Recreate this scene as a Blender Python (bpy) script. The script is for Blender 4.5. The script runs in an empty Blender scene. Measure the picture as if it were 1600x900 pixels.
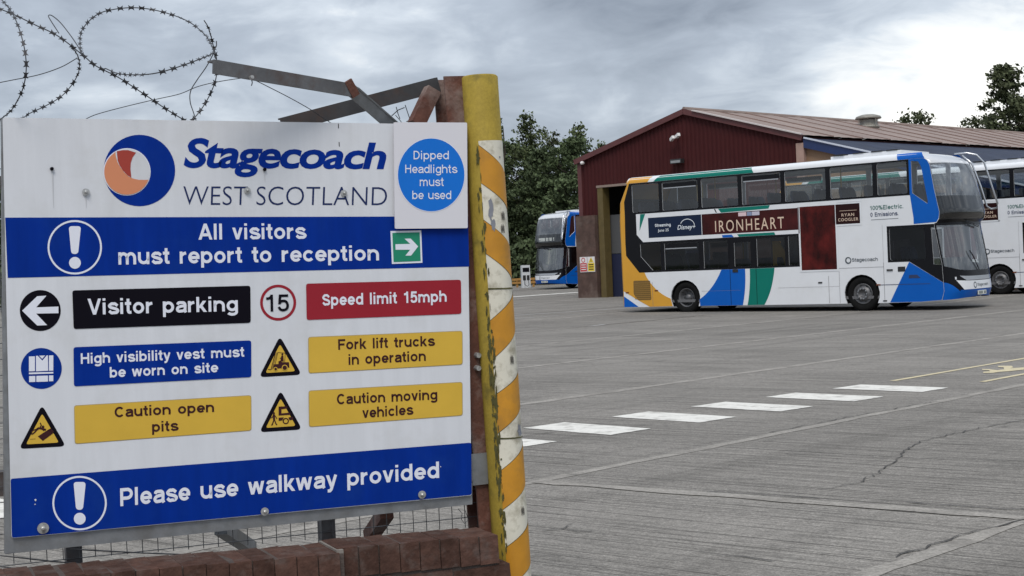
import bpy, math, random
from mathutils import Vector, Matrix
from mathutils.geometry import tessellate_polygon
R = math.radians
random.seed(7)
SC = bpy.context.scene
COL = SC.collection

# ------------------------------------------------------------------ camera, sky, sun, exposure
FPX, CAMH, ROLL, PITCH = 2200.0, 1.63, R(2.45), math.atan(33 / 2200.0)
cF = Vector((0, math.cos(PITCH), -math.sin(PITCH)))
u0 = Vector((0, math.sin(PITCH), math.cos(PITCH)))
cR = math.cos(ROLL) * Vector((1, 0, 0)) - math.sin(ROLL) * u0
cU = math.sin(ROLL) * Vector((1, 0, 0)) + math.cos(ROLL) * u0
cam = bpy.data.cameras.new('camera')
camo = bpy.data.objects.new('camera', cam)
COL.objects.link(camo)
cam.sensor_width = 36.0
cam.lens = 36.0 * FPX / 1600.0
cam.clip_start, cam.clip_end = 0.05, 3000
camo.matrix_world = Matrix(((cR.x, cU.x, -cF.x, 0), (cR.y, cU.y, -cF.y, 0), (cR.z, cU.z, -cF.z, CAMH), (0, 0, 0, 1)))
SC.camera = camo

SUN_EL, SUN_AZ = R(54), R(188)          # azimuth measured clockwise from +Y (view direction) towards +X
wd = bpy.data.worlds.new('World'); SC.world = wd; wd.use_nodes = True
wt = wd.node_tree; wt.nodes.clear()
def WN(t, **k):
    n = wt.nodes.new(t)
    for a, b in k.items(): setattr(n, a, b)
    return n
wl = wt.links.new
wo = WN('ShaderNodeOutputWorld'); bg = WN('ShaderNodeBackground'); wl(bg.outputs[0], wo.inputs[0])
sky = WN('ShaderNodeTexSky'); sky.sky_type = 'NISHITA'; sky.sun_disc = False
sky.sun_elevation = SUN_EL; sky.sun_rotation = SUN_AZ
skm = WN('ShaderNodeVectorMath', operation='SCALE'); wl(sky.outputs[0], skm.inputs[0]); skm.inputs['Scale'].default_value = 0.10
tc = WN('ShaderNodeTexCoord')
mp = WN('ShaderNodeMapping'); wl(tc.outputs['Generated'], mp.inputs[0])
mp.inputs['Scale'].default_value = (1.0, 1.0, 2.7); mp.inputs['Location'].default_value = (3.13, 0.4, 1.72)
n1 = WN('ShaderNodeTexNoise'); wl(mp.outputs[0], n1.inputs['Vector'])
n1.inputs['Scale'].default_value = 4.2; n1.inputs['Detail'].default_value = 7; n1.inputs['Roughness'].default_value = 0.52; n1.inputs['Distortion'].default_value = 0.12
n2 = WN('ShaderNodeTexNoise'); wl(mp.outputs[0], n2.inputs['Vector'])
n2.inputs['Scale'].default_value = 13.0; n2.inputs['Detail'].default_value = 6; n2.inputs['Roughness'].default_value = 0.55; n2.inputs['Distortion'].default_value = 0.5
def wmath(op, a, b=None, clamp=False):
    m = WN('ShaderNodeMath', operation=op); m.use_clamp = clamp
    for i, v in enumerate((a, b)):
        if v is None: continue
        if isinstance(v, (int, float)): m.inputs[i].default_value = v
        else: wl(v, m.inputs[i])
    return m.outputs[0]
def lobe(az, el, kx, pw, amp):
    d = Vector((math.sin(R(az)) * math.cos(R(el)), math.cos(R(az)) * math.cos(R(el)), math.sin(R(el))))
    dp = WN('ShaderNodeVectorMath', operation='DOT_PRODUCT'); wl(tc.outputs['Generated'], dp.inputs[0]); dp.inputs[1].default_value = d
    return wmath('MULTIPLY', wmath('POWER', wmath('MAXIMUM', dp.outputs['Value'], 0.0), pw), amp)
# a thin break in the cloud low on the right and a paler bank low on the left
v = wmath('ADD', wmath('MULTIPLY', n1.outputs['Fac'], 1.15), wmath('MULTIPLY', n2.outputs['Fac'], 0.70))
v = wmath('ADD', v, lobe(17.5, 4.4, 1, 340, 0.41))
v = wmath('ADD', v, lobe(-16, 4.5, 1, 300, 0.20))
v = wmath('ADD', v, lobe(9.0, 10.0, 1, 500, -0.03))
v = wmath('SUBTRACT', v, 0.50)
cr = WN('ShaderNodeValToRGB'); wl(v, cr.inputs[0])
el = cr.color_ramp.elements
el[0].position = 0.04; el[0].color = (0.20, 0.23, 0.28, 1)
el[1].position = 0.86; el[1].color = (0.95, 0.94, 0.905, 1)
for p_, c_ in ((0.40, (0.365, 0.41, 0.475)), (0.58, (0.525, 0.575, 0.635)), (0.71, (0.74, 0.765, 0.78))):
    e_ = el.new(p_); e_.color = (*c_, 1)
mx = WN('ShaderNodeMix'); mx.data_type = 'RGBA'; mx.inputs[0].default_value = 0.93
wl(skm.outputs[0], mx.inputs[6]); wl(cr.outputs[0], mx.inputs[7]); wl(mx.outputs[2], bg.inputs[0])
# an overcast sky brightens towards the zenith
sx = WN('ShaderNodeSeparateXYZ'); wl(tc.outputs['Generated'], sx.inputs[0])
wl(wmath('ADD', wmath('MULTIPLY', wmath('MAXIMUM', sx.outputs['Z'], 0.0), 0.75), 0.88), bg.inputs[1])

sl = bpy.data.lights.new('sun', 'SUN'); sl.energy = 1.5; sl.angle = R(25); sl.color = (1.0, 0.94, 0.86)
so = bpy.data.objects.new('sun', sl); COL.objects.link(so)
sd = Vector((math.sin(SUN_AZ) * math.cos(SUN_EL), math.cos(SUN_AZ) * math.cos(SUN_EL), math.sin(SUN_EL)))
so.rotation_euler = sd.to_track_quat('Z', 'Y').to_euler(); so.location = (0, 0, 60)
vs = SC.view_settings; vs.view_transform = 'Standard'; vs.look = 'None'; vs.gamma = 1; vs.exposure = 0.42; vs.use_curve_mapping = False

# ------------------------------------------------------------------ photograph -> place helpers
CP = Vector((0, 0, CAMH))
def ray(x, y): return cF + cR * ((x - 800) / FPX) - cU * ((y - 450) / FPX)
def at(x, y, Y):
    d = ray(x, y); return CP + d * (Y / d.y)
def on_plane(x, y, P, N):
    d = ray(x, y); return CP + d * ((Vector(P) - CP).dot(N) / d.dot(N))
def rise(y):                       # the yard climbs gently away from the gate
    pts = ((-1e9, 0), (38, 0), (45, .07), (60, .11), (68, .16), (80, .33), (110, .45), (1e9, .45))
    for (a, ha), (b, hb) in zip(pts, pts[1:]):
        if a <= y <= b: return ha + (hb - ha) * (y - a) / (b - a)

# ------------------------------------------------------------------ materials
MATS = {}
def mat(name, col, rough=0.6, metal=0.0, spec=0.5, var=0.0, vscale=6.0, stretch=None, bump=0.0, bscale=40.0, dirt=None, dscale=2.0, damt=0.5, coat=0.0, objvar=0.0, emit=None, grain=0.0, gscale=60.0):
    if name in MATS: return MATS[name]
    m = bpy.data.materials.new(name); m.use_nodes = True; MATS[name] = m
    nt = m.node_tree; b = nt.nodes['Principled BSDF']; lk = nt.links.new
    b.inputs['Roughness'].default_value = rough; b.inputs['Metallic'].default_value = metal
    b.inputs['Specular IOR Level'].default_value = spec
    if coat: b.inputs['Coat Weight'].default_value = coat; b.inputs['Coat Roughness'].default_value = 0.08
    c4 = (*col, 1); b.inputs['Base Color'].default_value = c4
    t = nt.nodes.new('ShaderNodeTexCoord'); src = t.outputs['Object']
    if stretch:
        mpn = nt.nodes.new('ShaderNodeMapping'); lk(src, mpn.inputs[0]); mpn.inputs['Scale'].default_value = stretch[:3]
        if len(stretch) > 3: mpn.inputs['Rotation'].default_value = (0, 0, stretch[3])
        src2 = mpn.outputs[0]
    else: src2 = src
    out = None
    if var:
        n = nt.nodes.new('ShaderNodeTexNoise'); lk(src2, n.inputs['Vector']); n.inputs['Scale'].default_value = vscale; n.inputs['Detail'].default_value = 6; n.inputs['Roughness'].default_value = 0.62
        r = nt.nodes.new('ShaderNodeMapRange'); lk(n.outputs['Fac'], r.inputs[0]); r.inputs[1].default_value = 0.28; r.inputs[2].default_value = 0.72
        r.inputs[3].default_value = 1 - var; r.inputs[4].default_value = 1 + var
        h = nt.nodes.new('ShaderNodeVectorMath'); h.operation = 'SCALE'; h.inputs[0].default_value = col; lk(r.outputs[0], h.inputs['Scale']); out = h.outputs[0]
    if objvar:
        oi = nt.nodes.new('ShaderNodeObjectInfo'); r = nt.nodes.new('ShaderNodeMapRange'); lk(oi.outputs['Random'], r.inputs[0])
        r.inputs[3].default_value = 1 - objvar; r.inputs[4].default_value = 1 + objvar
        h = nt.nodes.new('ShaderNodeVectorMath'); h.operation = 'SCALE'; lk(r.outputs[0], h.inputs['Scale'])
        if out: lk(out, h.inputs[0])
        else: h.inputs[0].default_value = col
        out = h.outputs[0]
    if grain:
        n = nt.nodes.new('ShaderNodeTexNoise'); lk(src, n.inputs['Vector']); n.inputs['Scale'].default_value = gscale; n.inputs['Detail'].default_value = 3; n.inputs['Roughness'].default_value = 0.7
        r = nt.nodes.new('ShaderNodeMapRange'); lk(n.outputs['Fac'], r.inputs[0]); r.inputs[1].default_value = 0.3; r.inputs[2].default_value = 0.7; r.inputs[3].default_value = 1 - grain; r.inputs[4].default_value = 1 + grain
        h = nt.nodes.new('ShaderNodeVectorMath'); h.operation = 'SCALE'; lk(r.outputs[0], h.inputs['Scale'])
        if out: lk(out, h.inputs[0])
        else: h.inputs[0].default_value = col
        out = h.outputs[0]
    if dirt:
        n = nt.nodes.new('ShaderNodeTexNoise'); lk(src, n.inputs['Vector']); n.inputs['Scale'].default_value = dscale; n.inputs['Detail'].default_value = 8; n.inputs['Roughness'].default_value = 0.66
        r = nt.nodes.new('ShaderNodeMapRange'); lk(n.outputs['Fac'], r.inputs[0]); r.inputs[1].default_value = 0.5; r.inputs[2].default_value = 0.68; r.inputs[4].default_value = damt
        x = nt.nodes.new('ShaderNodeMix'); x.data_type = 'RGBA'; lk(r.outputs[0], x.inputs[0])
        if out: lk(out, x.inputs[6])
        else: x.inputs[6].default_value = c4
        x.inputs[7].default_value = (*dirt, 1); out = x.outputs[2]
    if out: lk(out, b.inputs['Base Color'])
    if bump:
        n = nt.nodes.new('ShaderNodeTexNoise'); lk(src2, n.inputs['Vector']); n.inputs['Scale'].default_value = bscale; n.inputs['Detail'].default_value = 5
        bp = nt.nodes.new('ShaderNodeBump'); bp.inputs['Strength'].default_value = bump; bp.inputs['Distance'].default_value = 0.02
        lk(n.outputs['Fac'], bp.inputs['Height']); lk(bp.outputs[0], b.inputs['Normal'])
    if emit: b.inputs['Emission Color'].default_value = (*emit, 1); b.inputs['Emission Strength'].default_value = 1.0
    return m
def glass(name, tint, refl=1.0, rough=0.02, ior=1.5):
    if name in MATS: return MATS[name]
    m = bpy.data.materials.new(name); m.use_nodes = True; MATS[name] = m
    nt = m.node_tree; nt.nodes.clear(); lk = nt.links.new
    o = nt.nodes.new('ShaderNodeOutputMaterial'); t = nt.nodes.new('ShaderNodeBsdfTransparent'); g = nt.nodes.new('ShaderNodeBsdfGlossy')
    t.inputs[0].default_value = (*tint, 1); g.inputs['Roughness'].default_value = rough; g.inputs[0].default_value = (refl, refl, refl, 1)
    lw = nt.nodes.new('ShaderNodeFresnel'); lw.inputs[0].default_value = ior
    x = nt.nodes.new('ShaderNodeMixShader'); lk(lw.outputs[0], x.inputs[0]); lk(t.outputs[0], x.inputs[1]); lk(g.outputs[0], x.inputs[2]); lk(x.outputs[0], o.inputs[0])
    return m

# ------------------------------------------------------------------ mesh helpers
def mesh(name, V, F, m=None, smooth=False):
    me = bpy.data.meshes.new(name); me.from_pydata([tuple(v) for v in V], [], F); me.update()
    if m: me.materials.append(m)
    if smooth:
        for p in me.polygons: p.use_smooth = True
    return me
def add(name, me, parent=None):
    o = bpy.data.objects.new(name, me); COL.objects.link(o); o.parent = parent; return o
def tag(o, label=None, cat=None, group=None, kind=None):
    if label: o['label'] = label
    if cat: o['category'] = cat
    if group: o['group'] = group
    if kind: o['kind'] = kind
    return o
def empty(name, loc=(0, 0, 0), rz=0.0):
    o = bpy.data.objects.new(name, None); o.empty_display_size = 0.2; COL.objects.link(o); o.location = loc; o.rotation_euler = (0, 0, rz); return o
def copy_tree(o, parent=None):
    c = o.copy(); COL.objects.link(c); c.parent = parent
    for ch in list(o.children): copy_tree(ch, c)
    return c
class MB:
    def __init__(s): s.V = []; s.F = []
    def raw(s, V, F):
        n = len(s.V); s.V += [tuple(v) for v in V]; s.F += [tuple(i + n for i in f) for f in F]; return s
    def box(s, a, b):
        (x0, y0, z0), (x1, y1, z1) = a, b
        return s.raw([(x0, y0, z0), (x1, y0, z0), (x1, y1, z0), (x0, y1, z0), (x0, y0, z1), (x1, y0, z1), (x1, y1, z1), (x0, y1, z1)],
                     [(0, 3, 2, 1), (4, 5, 6, 7), (0, 1, 5, 4), (1, 2, 6, 5), (2, 3, 7, 6), (3, 0, 4, 7)])
    def bar(s, a, b, w, h, up=(0, 0, 1)):
        a, b = Vector(a), Vector(b); d = (b - a).normalized(); r = d.cross(Vector(up)).normalized(); u = r.cross(d)
        V = [p + r * (sx * w / 2) + u * (sy * h / 2) for p in (a, b) for sx, sy in ((-1, -1), (1, -1), (1, 1), (-1, 1))]
        return s.raw(V, [(3, 2, 1, 0), (4, 5, 6, 7), (0, 1, 5, 4), (1, 2, 6, 5), (2, 3, 7, 6), (3, 0, 4, 7)])
    def tube(s, path, r, n=6, closed=False):
        P = [Vector(p) for p in path]; k = len(P); V = []; F = []
        for i, p in enumerate(P):
            d = (P[(i + 1) % k if closed else min(i + 1, k - 1)] - P[(i - 1) % k if closed else max(i - 1, 0)]).normalized()
            a = d.cross(Vector((0.13, 0.31, 0.94))).normalized(); b = d.cross(a)
            rr = r[i] if isinstance(r, (list, tuple)) else r
            V += [p + (a * math.cos(6.28319 * j / n) + b * math.sin(6.28319 * j / n)) * rr for j in range(n)]
        for i in range(k if closed else k - 1):
            q = (i + 1) % k
            F += [(i * n + j, i * n + (j + 1) % n, q * n + (j + 1) % n, q * n + j) for j in range(n)]
        if not closed: F += [tuple(range(n))[::-1], tuple((k - 1) * n + j for j in range(n))]
        return s.raw(V, F)
    def lathe(s, prof, n=24, axis='y', o=(0, 0, 0)):
        V = []; F = []; k = len(prof)
        for r, h in prof:
            for j in range(n):
                c, q = r * math.cos(2 * math.pi * j / n), r * math.sin(2 * math.pi * j / n)
                V.append((o[0] + c, o[1] + h, o[2] + q) if axis == 'y' else (o[0] + c, o[1] + q, o[2] + h))
        for i in range(k - 1): F += [(i * n + j, i * n + (j + 1) % n, (i + 1) * n + (j + 1) % n, (i + 1) * n + j) for j in range(n)]
        return s.raw(V, F)
    def grid(s, rows):
        n = len(rows[0]); V = [p for r in rows for p in r]
        return s.raw(V, [(i * n + j, i * n + j + 1, (i + 1) * n + j + 1, (i + 1) * n + j) for i in range(len(rows) - 1) for j in range(n - 1)])
    def make(s, name, m, parent=None, smooth=False): return add(name, mesh(name, s.V, s.F, m, smooth), parent)
def tess(loops):
    L3 = [[Vector((x, y, 0)) for x, y in l] for l in loops]
    return [p for l in loops for p in l], [tuple(t) for t in tessellate_polygon(L3)]
def ring(c, r, n=32, ry=None):
    ry = r if ry is None else ry
    return [(c[0] + r * math.cos(2 * math.pi * i / n), c[1] + ry * math.sin(2 * math.pi * i / n)) for i in range(n)]
def rounded(pts, r, n=4):
    out = []; k = len(pts)
    for i in range(k):
        p = Vector(pts[i]); a = Vector(pts[i - 1]); b = Vector(pts[(i + 1) % k])
        da = (a - p).normalized(); db = (b - p).normalized()
        for j in range(n + 1):
            t = j / n; q0 = p + da * r * (1 - t); q1 = p + db * r * t
            out.append(tuple(q0.lerp(q1, t)))
    return out
def stroke(pts, w):
    out = []
    for (x0, y0), (x1, y1) in zip(pts, pts[1:]):
        d = math.hypot(x1 - x0, y1 - y0) or 1; nx, ny = -(y1 - y0) / d * w / 2, (x1 - x0) / d * w / 2
        out.append([(x0 + nx, y0 + ny), (x1 + nx, y1 + ny), (x1 - nx, y1 - ny), (x0 - nx, y0 - ny)])
    return out
# text -> flat triangles, x scaled 0..1 over the word, y in cap heights
TXT = {}
def glyphs(body, bold=0.0, shear=0.0, space=1.0):
    k = (body, bold, shear, space)
    if k in TXT: return TXT[k]
    c = bpy.data.curves.new('lettering', 'FONT'); c.body = body; c.offset = bold; c.shear = shear; c.resolution_u = 4; c.space_character = space; c.fill_mode = 'FRONT'
    o = bpy.data.objects.new('lettering', c); COL.objects.link(o); bpy.context.view_layer.update()
    me = bpy.data.meshes.new_from_object(o.evaluated_get(bpy.context.evaluated_depsgraph_get()))
    V = [(v.co.x, v.co.y) for v in me.vertices]; F = [tuple(p.vertices) for p in me.polygons]
    bpy.data.objects.remove(o); bpy.data.meshes.remove(me); bpy.data.curves.remove(c)
    x0 = min(v[0] for v in V); x1 = max(v[0] for v in V); cap = 0.73
    TXT[k] = ([((x - x0) / (x1 - x0), y / cap) for x, y in V], F); return TXT[k]

# a plain grotesque drawn with strokes (cap height 1): straight strokes, arcs and slanted strokes with level ends
def _arc(cx, cy, rx, ry, a0, a1):
    n = max(4, int(abs(a1 - a0) / 15)); return [(cx + rx * math.cos(R(a0 + (a1 - a0) * i / n)), cy + ry * math.sin(R(a0 + (a1 - a0) * i / n))) for i in range(n + 1)]
def _smooth(pts, n=4):
    P = [Vector(p) for p in pts]; P = [P[0] * 2 - P[1]] + P + [P[-1] * 2 - P[-2]]; out = []
    for i in range(1, len(P) - 2):
        for j in range(n):
            t = j / n; a, b, c, d = P[i - 1:i + 3]; out.append(tuple(0.5 * ((2 * b) + (c - a) * t + (2 * a - 5 * b + 4 * c - d) * t * t + (3 * b - a - 3 * c + d) * t ** 3)))
    return out + [tuple(P[-2])]
def _font(w):
    X, h = .74, w / 2; a, b = .06 + h, .80 - h; m = (a + b) / 2; rx = (b - a) / 2; top = X - h; ry = .30
    arch_ = lambda l, r: [(l, X - .32)] + _arc((l + r) / 2, top - .26, (r - l) / 2, .26, 180, 0) + [(r, 0)]
    oo = lambda cx=m, r=rx: _arc(cx, X / 2, r, X / 2 - h, 0, 360)
    D = lambda *p: ('D', p); Lr = lambda *p: ('L', list(p)); St = lambda x, y0, y1: Lr((x, y0), (x, y1))
    ess = [(b - .01, .53), (m + .10, .655), (m, top), (m - .12, .655), (a + .01, .53), (a + .10, .43), (m, .375), (b - .08, .31), (b + .01, .21), (b - .09, .10), (m, h), (m - .13, .085), (a - .01, .21)]
    eS = [(x * 1.12, y / X) for x, y in ess]
    G = {' ': (.56, []), 'n': (.86, [St(a, 0, X), Lr(*arch_(a, b))]), 'h': (.86, [St(a, 0, 1), Lr(*arch_(a, b))]), 'u': (.86, [St(b, 0, X), Lr(*[(a + b - x, X - y) for x, y in arch_(a, b)])]),
         'm': (1.28, [St(a, 0, X), Lr(*arch_(a, a + .485)), Lr(*arch_(a + .485, a + .97))]), 'r': (.56, [St(a, 0, X), Lr((a, .40), *_arc(a + .36, .40, .36, top - .40, 180, 95))]),
         'o': (.86, [Lr(*oo())]), 'b': (.86, [St(a, 0, 1), Lr(*oo())]), 'd': (.86, [St(b, 0, 1), Lr(*oo())]), 'p': (.86, [St(a, -.27, X), Lr(*oo())]), 'g': (.86, [Lr(*oo()), Lr((b, X), (b, -.06), *_arc(m, -.06, rx, .15, 0, -160))]),
         'e': (.83, [Lr(*_arc(m, X / 2, rx, X / 2 - h, 0, 322)), Lr((a, X / 2 - .01), (b + h * .9, X / 2 - .01))]), 'c': (.80, [Lr(*_arc(m, X / 2, rx, X / 2 - h, 38, 322))]),
         'a': (.80, [Lr(*_smooth([(a + .02, .52), (a + .09, .63), (m - .02, top), (b - .12, .63), (b - .04, .52), (b - .04, .30), (b - .04, .12), (b + .01, .0)])), Lr(*_smooth([(b - .04, .44), (m, .41), (a + .07, .34), (a, .21), (a + .08, .10), (m - .04, h), (b - .13, .12), (b - .04, .22)]))]),
         's': (.80, [Lr(*_smooth(ess))]), 't': (.50, [Lr((.24, .96), (.24, .24), *_smooth([(.24, .2), (.28, .11), (.36, h), (.45, h + .005)])), Lr((.03, X - h * .9), (.44, X - h * .9))]),
         'f': (.48, [Lr(*_smooth([(.45, 1 - h), (.36, 1 - h), (.27, .91), (.24, .80)]), (.24, 0)), Lr((.03, X - h * .9), (.44, X - h * .9))]), 'i': (.36, [St(a + .02, 0, X), St(a + .02, .86, 1.01)]), 'l': (.36, [St(a + .02, 0, 1)]),
         'k': (.78, [St(a, 0, 1), D(a + h, .26, .60, X), D(.34, .42, .64, 0)]), 'v': (.76, [D(.13, X, .38, 0), D(.63, X, .38, 0)]), 'w': (1.10, [D(.12, X, .31, 0), D(.54, X, .31, 0), D(.54, X, .77, 0), D(.96, X, .77, 0)]),
         'y': (.76, [D(.13, X, .39, .02), Lr((.655, X), (.40, .0), (.34, -.13), (.27, -.19), (.13, -.19))]), '1': (.72, [St(.46, 0, 1), Lr((.46, .93), (.38, .82), (.28, .775), (.14, .765))]),
         '5': (.80, [Lr((.22, 1 - h), (.70, 1 - h)), D(.235, 1, .185, .42), Lr(*_smooth([(.19, .50), (.28, .585), (.42, .62), (.58, .56), (.66, .36), (.60, .16), (.42, h), (.24, .12), (.14, .27)]))]),
         'A': (.98, [D(.12, 0, .49, 1), D(.86, 0, .49, 1), Lr((.28, .30), (.70, .30))]), 'V': (.94, [D(.12, 1, .47, 0), D(.82, 1, .47, 0)]), 'H': (.98, [St(.16, 0, 1), St(.82, 0, 1), Lr((.16, .53), (.82, .53))]),
         'C': (.98, [Lr(*_arc(.50, .5, .36, .5 - h, 42, 318))]), 'S': (.92, [Lr(*_smooth(eS))]), 'F': (.84, [St(.16, 0, 1), Lr((.16, 1 - h), (.80, 1 - h)), Lr((.16, .50), (.72, .50))]),
         'E': (.90, [St(.16, 0, 1), Lr((.16, 1 - h), (.82, 1 - h)), Lr((.16, .52), (.76, .52)), Lr((.16, h), (.84, h))]), 'P': (.92, [St(.16, 0, 1), Lr((.16, 1 - h), (.52, 1 - h), *_arc(.52, .70 - h / 3, .26, .30 - h * .67, 90, -90), (.16, .40 + h / 3))]),
         'D': (.98, [St(.16, 0, 1), Lr((.16, 1 - h), (.42, 1 - h), *_arc(.42, .5, .40, .5 - h, 90, -90), (.16, h))]), '0': (.80, [Lr(*_arc(.40, .5, .27, .5 - h, 0, 360))]), '.': (.36, [St(.15, 0, w)]),
         '%': (1.2, [Lr(*_arc(.28, .75, .15, .18, 0, 360)), Lr(*_arc(.90, .25, .15, .18, 0, 360)), D(.78, 1, .40, 0)])}
    return G
GL_ = _font(.17)
GRO = {}
def grotesque(body, w, word=0.0):
    if (body, w) in GRO: return GRO[(body, w)]
    G = _font(w); V = []; F = []; x0 = 0.0
    for ch in body:
        adv, st = G[ch]
        for si, (k, p) in enumerate(st):
            dz = .00012 * si; n0 = len(V)
            if k == 'D':
                ax, ay, bx_, by_ = p; hw = w / 2 * math.hypot(bx_ - ax, by_ - ay) / abs(by_ - ay)
                V += [(x0 + ax - hw, ay, dz), (x0 + ax + hw, ay, dz), (x0 + bx_ + hw, by_, dz), (x0 + bx_ - hw, by_, dz)]; F.append((n0, n0 + 1, n0 + 2, n0 + 3)); continue
            pts = [p[0]]
            for q in p[1:]:
                if math.hypot(q[0] - pts[-1][0], q[1] - pts[-1][1]) > 1e-4: pts.append(q)
            closed = math.hypot(pts[0][0] - pts[-1][0], pts[0][1] - pts[-1][1]) < 1e-4
            for i, (px, py) in enumerate(pts):
                pa = pts[i - 1] if i else (pts[-2] if closed else None); pc = pts[i + 1] if i < len(pts) - 1 else (pts[1] if closed else None)
                d1 = Vector((px - pa[0], py - pa[1])).normalized() if pa else None; d2 = Vector((pc[0] - px, pc[1] - py)).normalized() if pc else None
                d = (d1 + d2).normalized() if d1 and d2 else (d1 or d2); c = d.dot(d1 or d2); s_ = w / 2 / max(.5, c)
                V += [(x0 + px - d.y * s_, py + d.x * s_, dz), (x0 + px + d.y * s_, py - d.x * s_, dz)]
            F += [(n0 + 2 * i, n0 + 2 * i + 1, n0 + 2 * i + 3, n0 + 2 * i + 2) for i in range(len(pts) - 1)]
        x0 += adv
    lo = min(v[0] for v in V); hi = max(v[0] for v in V); GRO[(body, w)] = ([((x - lo) / (hi - lo), y, z) for x, y, z in V], F); return GRO[(body, w)]

# ------------------------------------------------------------------ palette
def make_concrete():
    m = bpy.data.materials.new('concrete'); m.use_nodes = True; nt = m.node_tree; b = nt.nodes['Principled BSDF']; lk = nt.links.new
    b.inputs['Roughness'].default_value = .93; b.inputs['Specular IOR Level'].default_value = .12
    tcn = nt.nodes.new('ShaderNodeTexCoord')
    def noise(scale, st, detail, lo, hi, a_, b_, rough=.6, dist=0.0, rot=R(40)):
        src = tcn.outputs['Object']
        if st:
            r_ = nt.nodes.new('ShaderNodeMapping'); lk(src, r_.inputs[0]); r_.inputs['Rotation'].default_value = (0, 0, rot); q = nt.nodes.new('ShaderNodeMapping'); lk(r_.outputs[0], q.inputs[0]); q.inputs['Scale'].default_value = (*st, 1); src = q.outputs[0]
        n = nt.nodes.new('ShaderNodeTexNoise'); lk(src, n.inputs['Vector']); n.inputs['Scale'].default_value = scale; n.inputs['Detail'].default_value = detail; n.inputs['Roughness'].default_value = rough; n.inputs['Distortion'].default_value = dist
        r = nt.nodes.new('ShaderNodeMapRange'); lk(n.outputs['Fac'], r.inputs[0])
        for i, x in enumerate((lo, hi, a_, b_)): r.inputs[i + 1].default_value = x
        return r.outputs[0], n.outputs['Fac']
    fs = [noise(2.4, (.30, 13), 6, .3, .7, .82, 1.18), noise(1.9, (.16, 13), 6, .52, .61, 1.0, .42, .74), noise(3.1, (.10, 16), 4, .58, .66, 1.0, .62, .7), noise(48, None, 3, .3, .7, .62, 1.38, .75), noise(14, None, 4, .34, .66, .86, 1.14), noise(.35, (1, 1.6), 7, .36, .70, 1.08, .84, .60, .6), noise(2.6, None, 5, .64, .76, 1.0, .75, .6, .4)]
    fs += [noise(1.15, None, 6, .66, .74, 1.0, .62, .55, .8), noise(.8, (.12, 2.2), 5, .52, .68, 1.0, .80, .6, .3, R(-45)), noise(90, None, 2, .3, .7, .75, 1.25, .8)]
    oi = nt.nodes.new('ShaderNodeObjectInfo'); r = nt.nodes.new('ShaderNodeMapRange'); lk(oi.outputs['Random'], r.inputs[0]); r.inputs[3].default_value = .93; r.inputs[4].default_value = 1.07
    acc = r.outputs[0]
    for f, _ in fs:
        k = nt.nodes.new('ShaderNodeMath'); k.operation = 'MULTIPLY'; lk(acc, k.inputs[0]); lk(f, k.inputs[1]); acc = k.outputs[0]
    h = nt.nodes.new('ShaderNodeVectorMath'); h.operation = 'SCALE'; h.inputs[0].default_value = (0.228, 0.213, 0.193); lk(acc, h.inputs['Scale']); lk(h.outputs[0], b.inputs['Base Color'])
    bp = nt.nodes.new('ShaderNodeBump'); bp.inputs['Strength'].default_value = .5; bp.inputs['Distance'].default_value = .012; lk(fs[0][1], bp.inputs['Height']); bp2 = nt.nodes.new('ShaderNodeBump'); bp2.inputs['Strength'].default_value = .35; bp2.inputs['Distance'].default_value = .006; lk(fs[2][1], bp2.inputs['Height']); lk(bp.outputs[0], bp2.inputs['Normal']); lk(bp2.outputs[0], b.inputs['Normal'])
    return m
concrete = make_concrete()
sealant = mat('joint_sealant', (0.285, 0.266, 0.24), 0.9, var=0.22, vscale=4, spec=0.12, grain=.3, gscale=40, dirt=(.195,.18,.162), dscale=1.6, damt=1.0)
crackm = mat('crack_dirt', (0.06, 0.056, 0.052), 0.95)
grassm = mat('rough_grass', (0.07, 0.09, 0.035), 0.95, var=0.4, vscale=0.8)
paintw = mat('road_paint_white', (0.68, 0.66, 0.61), 0.75, spec=.2, var=0.06, vscale=9, grain=.10, gscale=40, dirt=(0.27, 0.25, 0.225), dscale=5, damt=0.7)
paintold = mat('road_paint_worn', (0.40, 0.39, 0.375), 0.8, var=0.2, vscale=5, dirt=(0.235, 0.228, 0.22), dscale=5, damt=0.9)
painty = mat('road_paint_yellow', (0.56, 0.48, 0.30), 0.75, var=0.1, vscale=9, dirt=(0.40, 0.37, 0.31), dscale=8, damt=0.5)
steel = mat('galvanised_steel', (0.24, 0.25, 0.26), 0.5, 0.55, var=0.22, vscale=14, dirt=(0.17, 0.165, 0.155), dscale=6, damt=0.7)
steeld = mat('weathered_steel', (0.13, 0.13, 0.135), 0.6, 0.35, var=0.3, vscale=12, dirt=(0.10, 0.05, 0.03), dscale=7, damt=0.7)
wirem = mat('razor_wire_steel', (0.055, 0.055, 0.06), 0.55, 0.5)
rust = mat('rusty_paint', (0.105, 0.04, 0.026), 0.8, var=0.3, vscale=14, dirt=(0.34, 0.28, 0.25), dscale=5, damt=0.55, bump=0.3, bscale=40)
yellowp = mat('yellow_post_paint', (0.33, 0.24, 0.040), 0.65, spec=.15, var=0.2, vscale=7, grain=.12, gscale=90, dirt=(0.11, 0.09, 0.026), dscale=7, damt=0.85)
hazw = mat('hazard_sheet_white', (0.66, 0.63, 0.53), 0.5, spec=.2, var=0.06, vscale=9, dirt=(0.22, 0.19, 0.12), dscale=14, damt=0.7)
hazo = mat('hazard_sheet_orange', (0.52, 0.235, 0.014), 0.5, var=0.14, vscale=9, dirt=(0.26, 0.14, 0.03), dscale=8, damt=0.5)
moss = mat('moss_grime', (0.07, 0.065, 0.02), 0.95, var=0.4, vscale=30)
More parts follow.
